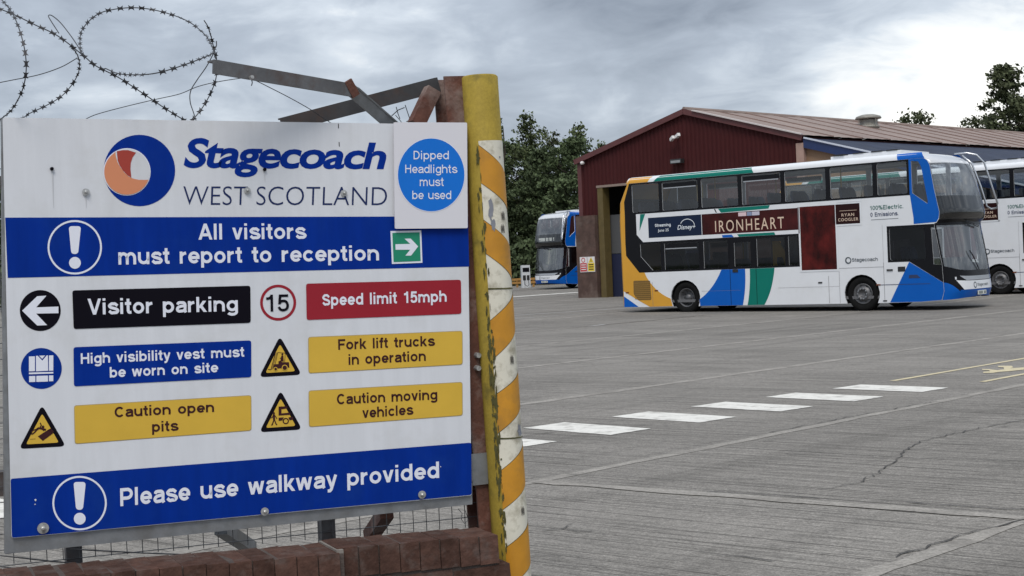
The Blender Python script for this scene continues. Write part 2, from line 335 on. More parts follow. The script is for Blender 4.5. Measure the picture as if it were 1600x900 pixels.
brickm = mat('dark_brick', (0.080, 0.043, 0.033), 0.9, var=0.35, vscale=22, bump=0.35, bscale=45, objvar=0.22, dirt=(0.13, 0.105, 0.095), dscale=12, damt=0.6, spec=0.12)
mortar = mat('mortar', (0.075, 0.058, 0.050), 0.95, var=0.25, vscale=18, bump=0.4, bscale=60)
SW = mat('sign_white', (0.655, 0.67, 0.705), 0.35, spec=0.18, var=0.05, vscale=3.5, stretch=(6, 1, .5), dirt=(0.56, 0.565, 0.57), dscale=3.5, damt=0.6)
SBL = mat('sign_blue', (0.002, 0.027, 0.245), 0.4, spec=0.06, var=0.14, vscale=3, stretch=(5, 1, .6), dirt=(0.006, 0.038, 0.25), dscale=5, damt=.6)
SBK = mat('sign_black', (0.005, 0.004, 0.008), 0.4, spec=0.08)
SRD = mat('sign_red', (0.30, 0.018, 0.03), 0.35, spec=0.18, var=0.06, vscale=4)
SYL = mat('sign_yellow', (0.64, 0.41, 0.055), 0.38, spec=0.18, var=0.06, vscale=5)
SBR = mat('sign_brown_ink', (0.045, 0.012, 0.014), 0.4, spec=0.18)
SWL = mat('sign_white_ink', (0.74, 0.76, 0.84), 0.4, spec=0.18)
SNV = mat('sign_navy_ink', (0.012, 0.025, 0.10), 0.4, spec=0.18)
SDB = mat('sign_sky_blue', (0.008, 0.16, 0.62), 0.35, spec=0.18, var=0.05, vscale=5)
SGN = mat('sign_green', (0.02, 0.24, 0.14), 0.4, spec=0.18)
SSA = mat('logo_salmon', (0.64, 0.25, 0.13), 0.4, spec=0.18)
SMR = mat('logo_brick_red', (0.36, 0.055, 0.04), 0.4, spec=0.18)
SWP = mat('sign_pinkish_white', (0.68, 0.67, 0.71), 0.35, spec=0.18, var=0.02, vscale=3)
boltm = mat('bolt_steel', (0.45, 0.45, 0.44), 0.4, 0.6, dirt=(0.12, 0.1, 0.09), dscale=60, damt=0.6)

# ------------------------------------------------------------------ ground and yard
def flat(name, loops, z, m, parent=None, kind=None):
    V, F = tess(loops); return add(name, mesh(name, [(x, y, z + rise(y)) for x, y in V], F, m), parent)
gv, gf = [], []
ys = [-60, 0, 38, 45, 52, 60, 68, 74, 80, 95, 110, 160, 300, 900, 2500]; xs = [-2500, -600, -150, -40, 0, 40, 150, 600, 2500]
for y in ys:
    for x in xs: gv.append((x, y, rise(y) - 0.20))
for i in range(len(ys) - 1):
    for j in range(len(xs) - 1):
        k = i * len(xs) + j; gf.append((k, k + 1, k + 1 + len(xs), k + len(xs)))
ground = tag(add('ground', mesh('ground', gv, gf, grassm)), kind='structure')
yard = tag(empty('yard_pavement'), kind='structure')
ua, va = R(45.0), R(-38.0)
U_ = Vector((math.cos(ua), math.sin(ua))); Nn = Vector((-math.sin(ua), math.cos(ua))); V_ = Vector((math.cos(va), math.sin(va)))
vper = V_.dot(Nn)                                   # how far V_ advances across the bays
LINES = [-17.2, -12.9, -8.6, -4.4, -0.35, 3.78, 7.42, 11.7, 15.95, 20.2, 24.4, 28.6, 32.8, 37, 41.2, 45.4, 49.6, 53.8, 58, 62.2, 66.4, 70.6, 74.8, 79]
D0 = Vector((1.45, 9.58))                           # a point on the clear cross joint near the gate
def uv_pt(n, u):                                    # point on bay line n, u metres along it measured from the cross-joint frame
    base = D0 + V_ * ((n - D0.dot(Nn)) / vper); return base + U_ * u
joint = 0.012
bed = []
for bi, (na, nb) in enumerate(zip(LINES, LINES[1:])):
    rs = random.Random(bi * 13 + 5); off = 0.0 if bi == 5 else rs.uniform(-3.5, 3.5)
    for k in range(-9, 12):
        L_ = 9.4; a, b = off + k * L_ + 0.006, off + (k + 1) * L_ - 0.006
        quad = [uv_pt(na + joint, a), uv_pt(na + joint, b), uv_pt(nb - joint, b), uv_pt(nb - joint, a)]
        c = sum(quad, Vector((0, 0))) / 4
        if not (-75 < c.x < 90 and -14 < c.y < 118): continue
        n = 3 if c.y > 30 else 1
        V = []; F = []
        for iu in range(n + 1):
            for iv in range(n + 1):
                p = quad[0].lerp(quad[1], iu / n).lerp(quad[3].lerp(quad[2], iu / n), iv / n); V.append((p.x, p.y, rise(p.y)))
        F = [(i * (n + 1) + j, (i + 1) * (n + 1) + j, (i + 1) * (n + 1) + j + 1, i * (n + 1) + j + 1) for i in range(n) for j in range(n)]
        e0 = len(V); V += [(p.x, p.y, rise(p.y) - 0.12) for p in quad]
        cor = [0, n * (n + 1), (n + 1) ** 2 - 1, n]
        F += [(cor[i], e0 + i, e0 + (i + 1) % 4, cor[(i + 1) % 4]) for i in range(4)]
        add('concrete_slab', mesh('concrete_slab', V, F, concrete), yard)
def band(p, q, w, seed, z=.003):                             # poured sealant band lying over a joint, uneven edge
    rr = random.Random(seed); p, q = Vector(p), Vector(q); d = (q - p).normalized(); nrm = Vector((-d.y, d.x)); L_ = (q - p).length; n = int(L_ / .22); V = []
    for i in range(n + 1):
        c = p.lerp(q, i / n); w1, w2 = w * rr.uniform(.30, .62), w * rr.uniform(.30, .62); a_, b_ = c + nrm * w1, c - nrm * w2
        V += [(a_.x, a_.y, rise(a_.y) + z), (b_.x, b_.y, rise(b_.y) + z)]
    add('joint_seal', mesh('joint_seal', V, [(2 * i, 2 * i + 1, 2 * i + 3, 2 * i + 2) for i in range(n)], sealant), yard)
for i, n in enumerate(LINES): band(uv_pt(n, -60), uv_pt(n, 110), .13 if n < 9 else .20, i)
band(uv_pt(LINES[5], 0) , uv_pt(LINES[6], 0), .15, 99, .0055)
# lower bed under the joints
V = [(x, y, rise(y) - 0.10) for y in ys if y <= 110 for x in (-75, 90)]
add('sub_base', mesh('sub_base', V, [(2 * i, 2 * i + 1, 2 * i + 3, 2 * i + 2) for i in range(len(V) // 2 - 1)], mat('sub_base', (0.12, 0.115, 0.11), 0.95)), yard)
def gp(x, y, z=0.0):
    d = ray(x, y); t = (z - CAMH) / d.z; q = CP + d * t; return (q.x, q.y)
def crack(pts, w, seed):
    rs = random.Random(seed); P = [Vector(gp(*p)) for p in pts]; Q = []
    for a, b in zip(P, P[1:]):
        n = max(2, int((b - a).length / 0.07))
        for i in range(n):
            q = a.lerp(b, i / n) + Vector((rs.uniform(-1, 1), rs.uniform(-1, 1))) * 0.022; Q.append(q)
    V = []
    for i, q in enumerate(Q):
        d = (Q[min(i + 1, len(Q) - 1)] - Q[max(i - 1, 0)]).normalized(); s = Vector((-d.y, d.x)) * w * rs.uniform(0.25, 0.95)
        V += [(q.x + s.x, q.y + s.y, rise(q.y) + 0.0078), (q.x - s.x, q.y - s.y, rise(q.y) + 0.0078)]
    add('crack', mesh('crack', V, [(2 * i, 2 * i + 1, 2 * i + 3, 2 * i + 2) for i in range(len(Q) - 1)], crackm), yard)
crack([(1285, 766), (1340, 755), (1372, 740), (1402, 718), (1412, 706), (1440, 690), (1500, 676), (1560, 664), (1640, 650)], 0.009, 1)
crack([(1225, 710), (1300, 712), (1400, 716), (1520, 719), (1640, 722)], 0.006, 2)
crack([(850, 830), (880, 827), (905, 831), (935, 832)], 0.008, 3)
crack([(882, 828), (890, 822), (905, 819)], 0.006, 31)
crack([(1095, 862), (1130, 869), (1180, 874), (1230, 881)], 0.007, 4)
crack([(1200, 677), (1260, 665), (1330, 652), (1400, 639), (1470, 627)], 0.010, 5)
crack([(880, 741), (960, 746), (1060, 755), (1150, 759)], 0.005, 6)
crack([(1100, 768), (1220, 776), (1300, 780)], 0.012, 7)
crack([(1420, 786), (1520, 793), (1640, 799)], 0.013, 8)
crack([(1400, 872), (1440, 858), (1500, 838), (1560, 823), (1640, 806)], 0.012, 9)
crack([(1550, 640), (1580, 641), (1620, 643)], 0.008, 10)
crack([(1190, 518), (1300, 514), (1420, 509)], 0.012, 11)
rs = random.Random(77)                              # drag marks of the brushed finish that read as dark lines
for i in range(70):
    x, y = rs.uniform(790, 1640), rs.uniform(770, 905)
    ln = rs.uniform(25, 130); crack([(x, y), (x + ln, y + ln * 0.055 + rs.uniform(-1, 1))], rs.uniform(0.0015, 0.004), 100 + i)
for i in range(40):
    x, y = rs.uniform(850, 1640), rs.uniform(560, 760)
    ln = rs.uniform(30, 150); crack([(x, y), (x + ln, y + ln * 0.02 + rs.uniform(-1, 1))], rs.uniform(0.002, 0.006), 300 + i)

# painted walkway bars: a row of short white bars that runs on behind the sign
def paint(name, loops, m, label, cat, group=None):
    V, F = tess(loops); o = add(name, mesh(name, [(x, y, rise(y) + 0.005) for x, y in V], F, m)); return tag(o, label, cat, group, 'structure')
barA = Vector((1.61, 14.59)); step = Vector((0.9365, 0.689))
bl, bw = Vector((0.685, -0.73)) * 1.19, Vector((0.76, 0.65)) * 0.56
for k in range(-11, 4):
    c = barA + step * (k) ; qd = [c - bl / 2 - bw / 2, c + bl / 2 - bw / 2, c + bl / 2 + bw / 2, c - bl / 2 + bw / 2]
    rr = random.Random(k); lp = []
    for a, b in zip(qd, qd[1:] + qd[:1]):
        for i in range(6): lp.append(tuple(a.lerp(b, i / 6) + Vector((rr.uniform(-1, 1), rr.uniform(-1, 1))) * 0.008))
    o = paint('walkway_bar', [lp], paintw, None, None); o['group'] = 'white walkway bars across the yard'
def line(name, a, b, w, m, z=0.005, jag=0.006):
    a, b = Vector(a), Vector(b); n = max(4, int((b - a).length / 0.4)); d = (b - a).normalized(); s = Vector((-d.y, d.x)) * w / 2; rr = random.Random(int(a.x * 100)); V = []
    for i in range(n + 1):
        q = a.lerp(b, i / n); k1, k2 = rr.uniform(-jag, jag), rr.uniform(-jag, jag)
        V += [(q.x + s.x + k1, q.y + s.y, rise(q.y) + z), (q.x - s.x + k2, q.y - s.y, rise(q.y) + z)]
    o = add(name, mesh(name, V, [(2 * i, 2 * i + 1, 2 * i + 3, 2 * i + 2) for i in range(n)], m)); o['kind'] = 'structure'; return o
line('walkway_line', gp(1395, 595.5), Vector(gp(1395, 595.5)) + Vector((14, 14.1)), 0.085, painty)
line('walkway_line', gp(1535, 597), Vector(gp(1535, 597)) + Vector((14, 14.1)), 0.085, painty)
line('bay_line', at(780, 470, 68).xy, at(908, 463, 71).xy, 0.95, paintw, 0.006, 0.03)
line('bay_line', gp(800, 496.5), gp(1000, 484), 0.22, paintold, 0.005, 0.04)
line('bay_line', gp(800, 501), gp(1010, 487), 0.12, paintold, 0.005, 0.04)
line('bay_line', gp(922, 510), gp(945, 507), 0.14, paintold)
line('bay_line', gp(800, 478), gp(975, 470), 0.12, paintold)
# yellow walking figure painted flat on the walkway
fz = ((410, 445), (530, 447), (700, 468), (828, 452), (818, 415), (710, 408), (715, 386), (970, 386), (1000, 414), (945, 432), (1200, 415), (1500, 392), (1500, 436), (1200, 458), (900, 490), (720, 502), (620, 520), (440, 520), (430, 500), (570, 488), (540, 470), (420, 465))
v, F = tess([[gp(1500 + x / 12, 540 + y / 12) for x, y in fz]]); V3 = [Vector(p) for p in v]
hc = gp(1640, 570.5); v, f = tess([ring(hc, 0.14, 14)]); b0 = len(V3); V3 += [Vector(p) for p in v]; F += [tuple(i + b0 for i in t) for t in f]
tag(add('walkway_figure', mesh('walkway_figure', [(p.x, p.y, rise(p.y) + 0.006) for p in V3], F, painty)), kind='structure')

# ------------------------------------------------------------------ workshop hall
clad = mat('oxblood_cladding', (0.052, 0.0105, 0.0110), 0.6, spec=0.15, var=0.12, vscale=1.2, dirt=(0.06, 0.018, 0.018), dscale=0.7, damt=0.5)
roofm = mat('faded_red_roof', (0.255, 0.195, 0.168), 0.75, var=0.16, vscale=0.6, stretch=(1, 1, 1), dirt=(0.21, 0.15, 0.13), dscale=0.5, damt=0.7)
trimm = mat('dark_red_trim', (0.10, 0.03, 0.03), 0.6, var=0.2, vscale=2)
trimw = mat('pale_flashing', (0.55, 0.50, 0.48), 0.5)
dado = mat('dirty_brick_dado', (0.085, 0.05, 0.04), 0.9, var=0.4, vscale=3, dirt=(0.15, 0.12, 0.10), dscale=1.4, damt=0.6)
tanb = mat('tan_brick', (0.30, 0.19, 0.12), 0.9, var=0.3, vscale=5, stretch=(4, 4, 14))
blueroof = mat('blue_metal_roof', (0.020, 0.028, 0.055), 0.6, spec=.15, var=0.35, vscale=1.6, dirt=(0.05, 0.056, 0.075), dscale=1.4, damt=0.6)
bluefas = mat('blue_fascia', (0.012, 0.028, 0.10), 0.45, var=0.1, vscale=1)
ochre = mat('ochre_jamb', (0.105, 0.075, 0.022), 0.65, var=0.25, vscale=3, dirt=(0.10, 0.075, 0.03), dscale=3, damt=0.6)
intg = mat('grey_interior_wall', (0.075, 0.078, 0.082), 0.8); intb = mat('blue_interior_dado', (0.008, 0.013, 0.045), 0.7); intd = mat('dark_interior', (0.02, 0.02, 0.022), 0.9)
hL = at(906, 250, 62.5); ga = R(-43.51); ba = R(43.6)
hall = tag(empty('workshop_hall', (hL.x, hL.y, 0), ga), 'large workshop hall with dark red corrugated gable and faded pitched roof', 'building')
bx, by = math.cos(ba - ga), math.sin(ba - ga)        # direction of the ridge in hall coordinates
def hb(s, t, z): return (s + bx * t, by * t, z)
EAVE, APEX, WID, MID, LEN = 6.23, 7.80, 11.33, 5.85, 46.0
def gz(s): return EAVE + (APEX - EAVE) * (s / MID if s < MID else (WID - s) / (WID - MID))
DO0, DO1, DOZ = 1.37, 6.6, 4.92
# corrugated gable sheet, with the door opening left out
V, F = [], []; pitch = 0.21; s = 0.0; cols = []
while s < WID - 0.12:
    for ds, dy in ((0, 0), (0.045, -0.035), (0.105, -0.035), (0.15, 0)):
        cols.append((min(s + ds, WID - 0.02), dy))
    s += pitch
cols.append((WID - 0.02, 0))
for a, b in zip(cols, cols[1:]):
    if b[0] <= a[0] + 1e-4: continue
    z0 = DOZ if DO0 - .3 < (a[0] + b[0]) / 2 < DO1 else 3.72
    if (a[0] + b[0]) / 2 > DO1: z0 = 2.4
    k = len(V); V += [(a[0], a[1], z0), (b[0], b[1], z0), (b[0], b[1], gz(b[0])), (a[0], a[1], gz(a[0]))]; F.append((k, k + 1, k + 2, k + 3))
add('cladding', mesh('cladding', V, F, clad), hall)
MB().box((-0.12, -0.06, 3.7), (0.10, 0.12, EAVE)).make('corner_trim', trimm, hall)
MB().box((DO1 + .002, 0.02, -0.1), (WID, 0.3, 2.42)).make('brick_dado', dado, hall)
pier = MB().box((-0.18, -0.28, -0.1), (0.94, 0.26, 3.74)).make('brick_pier', dado, hall)
MB().box((1.04, -0.14, -0.1), (1.34, 0.3, DOZ)).make('door_jamb', ochre, hall)
MB().box((DO1 - .3, -0.05, -0.1), (DO1, 0.3, DOZ)).make('door_jamb', ochre, hall)
MB().box((1.0, -0.16, DOZ + .002), (DO1 + 0.1, 0.1, DOZ + 0.10)).make('door_lintel', mat('lintel', (0.24, 0.18, 0.15), 0.7), hall)
# interior seen through the open doorway
MB().box((1.0, .42, 2.02), (6.4, .50, 3.72)).make('interior_wall', intg, hall)
MB().box((1.0, .40, 0.0), (6.4, .52, 2.0)).make('interior_dado', intb, hall)
MB().box((0.4, 3.4, 0.0), (10.9, 3.5, 6.0)).make('interior_back', intd, hall)
MB().box((0.35, 0.32, 0.0), (0.40, 3.4, 6.0)).make('interior_back', intd, hall)
MB().box((10.9, 0.32, 0.0), (10.95, 3.4, 6.0)).make('interior_back', intd, hall)
MB().box((0.35, 0.32, 6.0), (10.95, 3.4, 6.05)).make('interior_back', intd, hall)
# long side walls and back wall
for sx, nm in ((0.02, 'side_wall'), (WID - 0.05, 'side_wall')):
    V = [hb(sx, 0.05, -0.1), hb(sx, LEN, -0.1), hb(sx, LEN, EAVE - 0.02), hb(sx, 0.05, EAVE - 0.02)]
    add(nm, mesh(nm, V, [(0, 1, 2, 3)], clad), hall)
V = [hb(0, LEN, -0.1), hb(WID, LEN, -0.1), hb(WID, LEN, EAVE), hb(MID, LEN, APEX), hb(0, LEN, EAVE)]
add('rear_gable', mesh('rear_gable', V, [(0, 1, 2, 3, 4)], clad), hall)
# roof: individual sheets either side of the ridge with a raised seam on each
ns = 22
for side in (0, 1):
    s0, z0, s1, z1 = (MID, APEX + .05, -0.2, EAVE - 0.0) if side == 0 else (MID, APEX + .05, WID + 0.18, EAVE + 0.0)
    for k in range(ns):
        t0, t1 = -0.12 + k * (LEN + .2) / ns, -0.12 + (k + 1) * (LEN + .2) / ns - 0.02
        rr = random.Random(side * 50 + k); lift = rr.uniform(0, 0.02); V = []; n = 6; rows = []
        for i in range(n + 1):
            t = t0 + (t1 - t0) * i / n; up = 0.012 * (i % 2)
            rows.append([hb(s0, t, z0 + lift + up), hb(s1, t, z1 + lift + up)])
        MB().grid(rows).make('roof_sheet', roofm, hall)
        MB().bar(hb(s0, t1 - .03, z0 + .03), hb(s1, t1 - .03, z1 + .03), 0.05, 0.05).make('roof_seam', mat('roof_seam', (0.23, 0.16, 0.14), 0.8), hall)
MB().tube([hb(MID, -0.1, APEX + .07), hb(MID, LEN, APEX + .07)], 0.09, 6).make('ridge_cap', roofm, hall)
# barge boards, the right one with a pale flashing on top
MB().bar((-0.2, -0.16, EAVE - .09), (MID, -0.16, APEX - .05), 0.06, 0.22).make('barge_board', trimm, hall)
MB().bar((MID, -0.16, APEX - .05), (WID + .12, -0.16, EAVE - .09), 0.06, 0.22).make('barge_board', trimm, hall)
MB().bar((MID + .5, -0.19, gz(MID + .5) + .085), (WID + .15, -0.19, gz(WID) + .045), 0.16, 0.05).make('flashing', trimw, hall)
for (sx, z, sc, col) in ((5.49, 5.72, 1.0, 'lamp_dark'),):
    fl = MB().box((sx - .28, -0.34, z - .09), (sx + .28, -0.10, z + .09)).make('floodlight', mat('lamp_dark', (0.03, 0.03, 0.032), 0.4), hall)
    MB().box((sx - .24, -0.352, z - .07), (sx + .24, -0.342, z + .03)).make('lens', mat('lamp_lens', (0.25, 0.26, 0.27), 0.2), fl)
    MB().bar((sx, -0.1, z), (sx, 0.0, z + .1), .06, .06).make('bracket', steeld, fl)
cv = MB().bar((5.28, -0.30, 6.62), (5.50, -0.42, 6.72), .12, .13).bar((5.58, -0.32, 6.72), (5.80, -0.44, 6.80), .12, .13).make('security_camera', mat('camera_shell', (0.72, 0.70, 0.69), 0.4), hall)
MB().bar((5.45, 0.0, 6.74), (5.56, -0.34, 6.74), .06, .06).make('bracket', trimw, cv)
MB().lathe([(0.0, -.30), (.06, -.28), (.085, -.22), (.07, -.12), (.03, -.08), (.02, 0.02)], 10, 'y', (0.3, 0, 6.07)).make('wall_lamp', mat('camera_shell', (0.72, 0.70, 0.69), 0.4), hall, True)
# blue roofed side annex
AW = 9.5
an = tag(empty('side_annex', (hL.x, hL.y, 0), ga), 'lean-to annex with dark blue metal roof and tan brick beside the hall', 'building')
def az_(s): return 6.17 - (s - WID) * 0.283
e0, e1 = WID + 0.2, WID + AW
for k in range(18):
    t0 = 0.0 + k * 2.3
    MB().grid([[hb(e0, t0, az_(e0)), hb(e1, t0, az_(e1))], [hb(e0, t0 + 2.28, az_(e0)), hb(e1, t0 + 2.28, az_(e1))]]).make('roof_sheet', blueroof, an)
V = [(e0 - .05, -0.12, az_(e0) - .02), (e1, -0.12, az_(e1) - .02), (e1, -0.12, az_(e1) - .36), (e0 - .05, -0.12, az_(e0) - .36)]
V += [(x, 0.05, z) for x, y, z in V]
add('fascia', mesh('fascia', V, [(0, 1, 2, 3), (7, 6, 5, 4), (0, 4, 5, 1), (3, 2, 6, 7), (0, 3, 7, 4), (1, 5, 6, 2)], bluefas), an)
MB().bar((e0, -0.15, az_(e0) + .02), (e1, -0.15, az_(e1) + .02), 0.05, 0.06).make('flashing', mat('blue_flashing', (0.55, 0.58, 0.66), 0.4), an)
V = [(WID + .01, 0.1, -.1), (e1, 0.1, -.1), (e1, 0.1, az_(e1) - .3), (WID + .01, 0.1, az_(e0) - .3)]
add('wall', mesh('wall', V, [(0, 1, 2, 3)], tanb), an)
V = [hb(e1, 0.1, -.1), hb(e1, 40, -.1), hb(e1, 40, az_(e1) - .02), hb(e1, 0.1, az_(e1) - .02)]
add('wall', mesh('wall', V, [(0, 1, 2, 3)], tanb), an)
MB().box((WID - .2, -0.10, -.1), (WID + .14, 0.09, 5.95)).make('corner_pier', mat('pink_render', (0.36, 0.24, 0.20), 0.85, var=0.1, vscale=3), an)
# roof ventilator
vt = tag(empty('roof_ventilator', (0, 0, 0)), 'round capped metal ventilator on the faded red roof', 'ventilator')
M_h = Matrix.Translation((hL.x, hL.y, 0)) @ Matrix.Rotation(ga, 4, 'Z')
vp = M_h @ Vector(hb(MID + 1.6, 11.2, 0)); vt.location = (vp.x, vp.y, 7.3)
vm = mat('vent_metal', (0.26, 0.25, 0.22), 0.6, 0.3, var=0.25, vscale=5)
MB().lathe([(.46, -.25), (.46, .02), (.5, .03), (.5, .12), (.40, .14), (.40, .40)], 20, 'z').make('base', vm, vt, True)
MB().lathe([(.0, .66), (.3, .64), (.55, .56), (.60, .47), (.58, .44), (.0, .44)], 20, 'z').make('cap', vm, vt, True)
for a in range(4):
    x, y = .54 * math.cos(a * 1.57 + .4), .54 * math.sin(a * 1.57 + .4); MB().tube([(x, y, .08), (x, y, .46)], .015, 5).make('stay', vm, vt)
# safety notices on the brick pier
def hsheet(nm, s0, z0, s1, z1, y, m, par): return add(nm, mesh(nm, [(s0, y, z0), (s1, y, z0), (s1, y, z1), (s0, y, z1)], [(0, 1, 2, 3)], m), par)
nw, nr, ny = mat('notice_white', (0.72, 0.70, 0.70), 0.5), mat('notice_red', (0.50, 0.03, 0.035), 0.5), mat('notice_yellow', (0.72, 0.52, 0.05), 0.5)
for i, (s0, c, lab) in enumerate(((0.02, nr, 'small red and white safety notice on the brick pier'), (0.46, ny, 'small yellow and white warning notice on the brick pier'))):
    nt_ = tag(empty('safety_notice', (hL.x, hL.y, 0), ga), lab, 'notice')
    MB().box((s0, -.312, 1.26), (s0 + .41, -.288, 1.93)).make('plate', nw, nt_)
    hsheet('colour_field', s0 + .02, 1.29, s0 + .39, 1.66, -.315, c, nt_)
    for k in range(3): hsheet('text_line', s0 + .07, 1.36 + k * .1, s0 + .34, 1.40 + k * .1, -.318, nw if i == 0 else SBK, nt_)
    if i == 0:
        v_, f_ = tess([ring((s0 + .2, 1.79), .11, 20), ring((s0 + .2, 1.79), .075, 20)]); add('pictogram', mesh('pictogram', [(x, -.315, z) for x, z in v_], f_, nr), nt_)
    else:
        v_, f_ = tess([[(s0 + .06, 1.68), (s0 + .36, 1.68), (s0 + .21, 1.91)]]); add('pictogram', mesh('pictogram', [(x, -.315, z) for x, z in v_], f_, ny), nt_)
        v_, f_ = tess([[(s0 + .19, 1.71), (s0 + .23, 1.71), (s0 + .22, 1.84), (s0 + .20, 1.84)]]); add('pictogram', mesh('pictogram', [(x, -.318, z) for x, z in v_], f_, SBK), nt_)

# ------------------------------------------------------------------ double deck bus
BW = mat('bus_white', (0.71, 0.725, 0.75), 0.3, spec=0.4, coat=0.1, var=0.03, vscale=1.5, dirt=(0.58, 0.575, 0.56), dscale=2.4, damt=0.22)
BO = mat('bus_orange', (0.62, 0.31, 0.035), 0.28, spec=0.3, coat=0.08, var=0.04, vscale=2)
BT = mat('bus_teal', (0.002, 0.165, 0.125), 0.28, spec=0.2, coat=0.08, var=0.04, vscale=2)
BB = mat('bus_blue', (0.001, 0.098, 0.44), 0.28, spec=0.2, coat=0.05, var=0.04, vscale=2)
BK = mat('bus_black', (0.006, 0.006, 0.008), 0.25, spec=0.2)
BTR = mat('bus_black_plastic', (0.015, 0.015, 0.016), 0.6)
BG = glass('bus_glass_upper', (0.78, 0.81, 0.81), ior=1.75); BGL = glass('bus_glass_lower', (0.36, 0.38, 0.40), ior=1.4); BGW = glass('bus_windscreen', (0.90, 0.93, 0.92), ior=2.5); BGD = glass('bus_glass_display', (0.30, 0.32, 0.34), ior=1.8)
SEAT = mat('seat_moquette', (0.05, 0.065, 0.11), 0.9, var=0.3, vscale=12); SEATG = mat('seat_shell_grey', (0.20, 0.21, 0.23), 0.6)
INTF = mat('bus_floor', (0.12, 0.12, 0.125), 0.8); INTC = mat('bus_ceiling', (0.62, 0.62, 0.62), 0.7); INTY = mat('grab_rail_amber', (0.62, 0.36, 0.06), 0.5)
TYRE = mat('tyre_rubber', (0.009, 0.009, 0.009), 0.9, spec=.12, var=0.3, vscale=20); RIM = mat('wheel_steel', (0.12, 0.12, 0.125), 0.5, 0.5, var=0.25, vscale=12); RIMD = mat('wheel_dark', (0.035, 0.035, 0.037), 0.6)
ADN = mat('advert_navy', (0.008, 0.017, 0.045), 0.3, spec=0.2); ADR = mat('advert_dark_red', (0.062, 0.006, 0.005), 0.3, spec=0.2, var=0.95, vscale=1.7, stretch=(1.5, 1, 1.0)); ADB = mat('advert_brown', (0.022, 0.006, 0.006), 0.3, spec=0.15); ADD = mat('advert_maroon', (0.046, 0.007, 0.007), 0.3, spec=0.2, var=0.5, vscale=2)
ADT = mat('advert_pale_gold', (0.66, 0.50, 0.38), 0.5); ADW = mat('advert_white', (0.72, 0.76, 0.80), 0.5); ADG = mat('advert_grey', (0.18, 0.17, 0.18), 0.5); LGREY = mat('decal_grey', (0.07, 0.085, 0.10), 0.5); DGREEN = mat('decal_green', (0.03, 0.13, 0.11), 0.5); DNAVY = mat('decal_navy', (0.02, 0.035, 0.10), 0.5)
CHROME = mat('polished_tube', (0.55, 0.56, 0.58), 0.25, 0.9); SILV = mat('bus_silver', (0.45, 0.46, 0.48), 0.25, 0.6)
GRL = mat('engine_grille', (0.17, 0.095, 0.02), 0.7, var=0.3, vscale=60)
def interp(t, z):
    if z <= t[0][0]: return t[0][1]
    for (a, p), (b, q) in zip(t, t[1:]):
        if z <= b: return p + (q - p) * (z - a) / (b - a)
    return t[-1][1]
E_LO = [(0.2, 2.28), (.5, 2.36), (1.2, 2.33), (2.2, 2.16), (2.32, 2.15)]; B_LO = [(0.2, .46), (.5, .50), (1.2, .47), (2.2, .47), (2.32, .47)]
E_UP = [(2.32, 2.22), (2.42, 2.29), (2.6, 2.31), (3.2, 2.19), (3.85, 2.09), (3.98, 2.03), (4.06, 1.93), (4.14, 1.82), (4.21, 1.6), (4.26, 1.2)]
B_UP = [(2.32, .40), (2.5, .45), (3.2, .43), (3.6, .36), (3.9, .25), (4.06, .19), (4.14, .16), (4.21, .12), (4.26, .05)]
W_UP = [(3.9, 1.0), (4.06, .99), (4.14, .965), (4.21, .90), (4.26, .78)]
def front(z, t, up):
    e, b = (interp(E_UP, z), interp(B_UP, z)) if up else (interp(E_LO, z), interp(B_LO, z))
    w = interp(W_UP, z) if up else 1.0
    pa, pb_ = (2.6, 1 / 2.2) if up else (3.0, .5)
    return (e + b * max(0.0, 1 - abs(t) ** pa) ** pb_, 1.25 * t * w, z)
def front_patch(name, m, parent, zlo, zhi, up, out=0.0, t0=-1, t1=1, nz=6, nt=28):
    # zlo / zhi are functions of t so that the bands sweep up towards the corners
    rows = []
    for i in range(nz + 1):
        r = []
        for j in range(nt + 1):
            a = t0 + (t1 - t0) * j / nt; t = math.sin(a * math.pi / 2)
            z = zlo(t) + (zhi(t) - zlo(t)) * i / nz; p = Vector(front(z, t, up)); p.x += out; r.append(p)
        rows.append(r)
    return MB().grid(rows).make(name, m, parent, True)
def arch(cx, r=.53, cz=.48, n=14):
    a0 = math.asin((.22 - cz) / r); return [(cx - r * math.cos(a0 + (math.pi - 2 * a0) * i / n), cz + r * math.sin(a0 + (math.pi - 2 * a0) * i / n)) for i in range(n + 1)]
UW = [(-7.62, -6.62), (-6.49, -5.21), (-5.08, -3.82), (-3.68, -2.40), (-2.26, -.98), (-.83, .44), (.58, 1.44)]
def rc(x0, x1, z0, z1): return [(x0, z0), (x1, z0), (x1, z1), (x0, z1)]
UWP = [rounded(rc(a, b, 3.14, 4.00), .05, 2) for a, b in UW]
TRAP = [(1.57, 3.14), (1.99, 2.83), (2.0, 2.9), (1.85, 3.82), (1.77, 3.97), (1.57, 4.0)]
LWP = [[(-7.39, 2.16), (-7.38, 1.77), (-6.95, 1.34), (-6.63, 1.34), (-6.63, 2.16)], rc(-6.49, -5.26, 1.34, 2.14), rc(-5.08, -4.24, 1.34, 2.15), rc(-4.02, -3.47, 1.36, 2.06), rc(-3.26, -2.34, 1.34, 2.15), rc(-2.22, -1.92, 1.34, 2.16)]
QTR = [(2.10, 1.22), (2.30, 1.20), (2.15, 2.19), (2.06, 2.2)]
CAB = rounded([(.87, 1.37), (1.90, 1.37), (1.86, 2.23), (.87, 2.23)], .05, 2)
SIL = [(-8.09, .22)] + arch(-5.8) + arch(0.0) + [(1.7, .23), (2.29, .27)]
SIL += [(interp(E_LO, z), z) for z in (.5, 1.2, 1.7, 2.2, 2.30)] + [(interp(E_UP, z), z) for z in (2.32, 2.42, 2.6, 3.2, 3.85, 3.98, 4.05)]
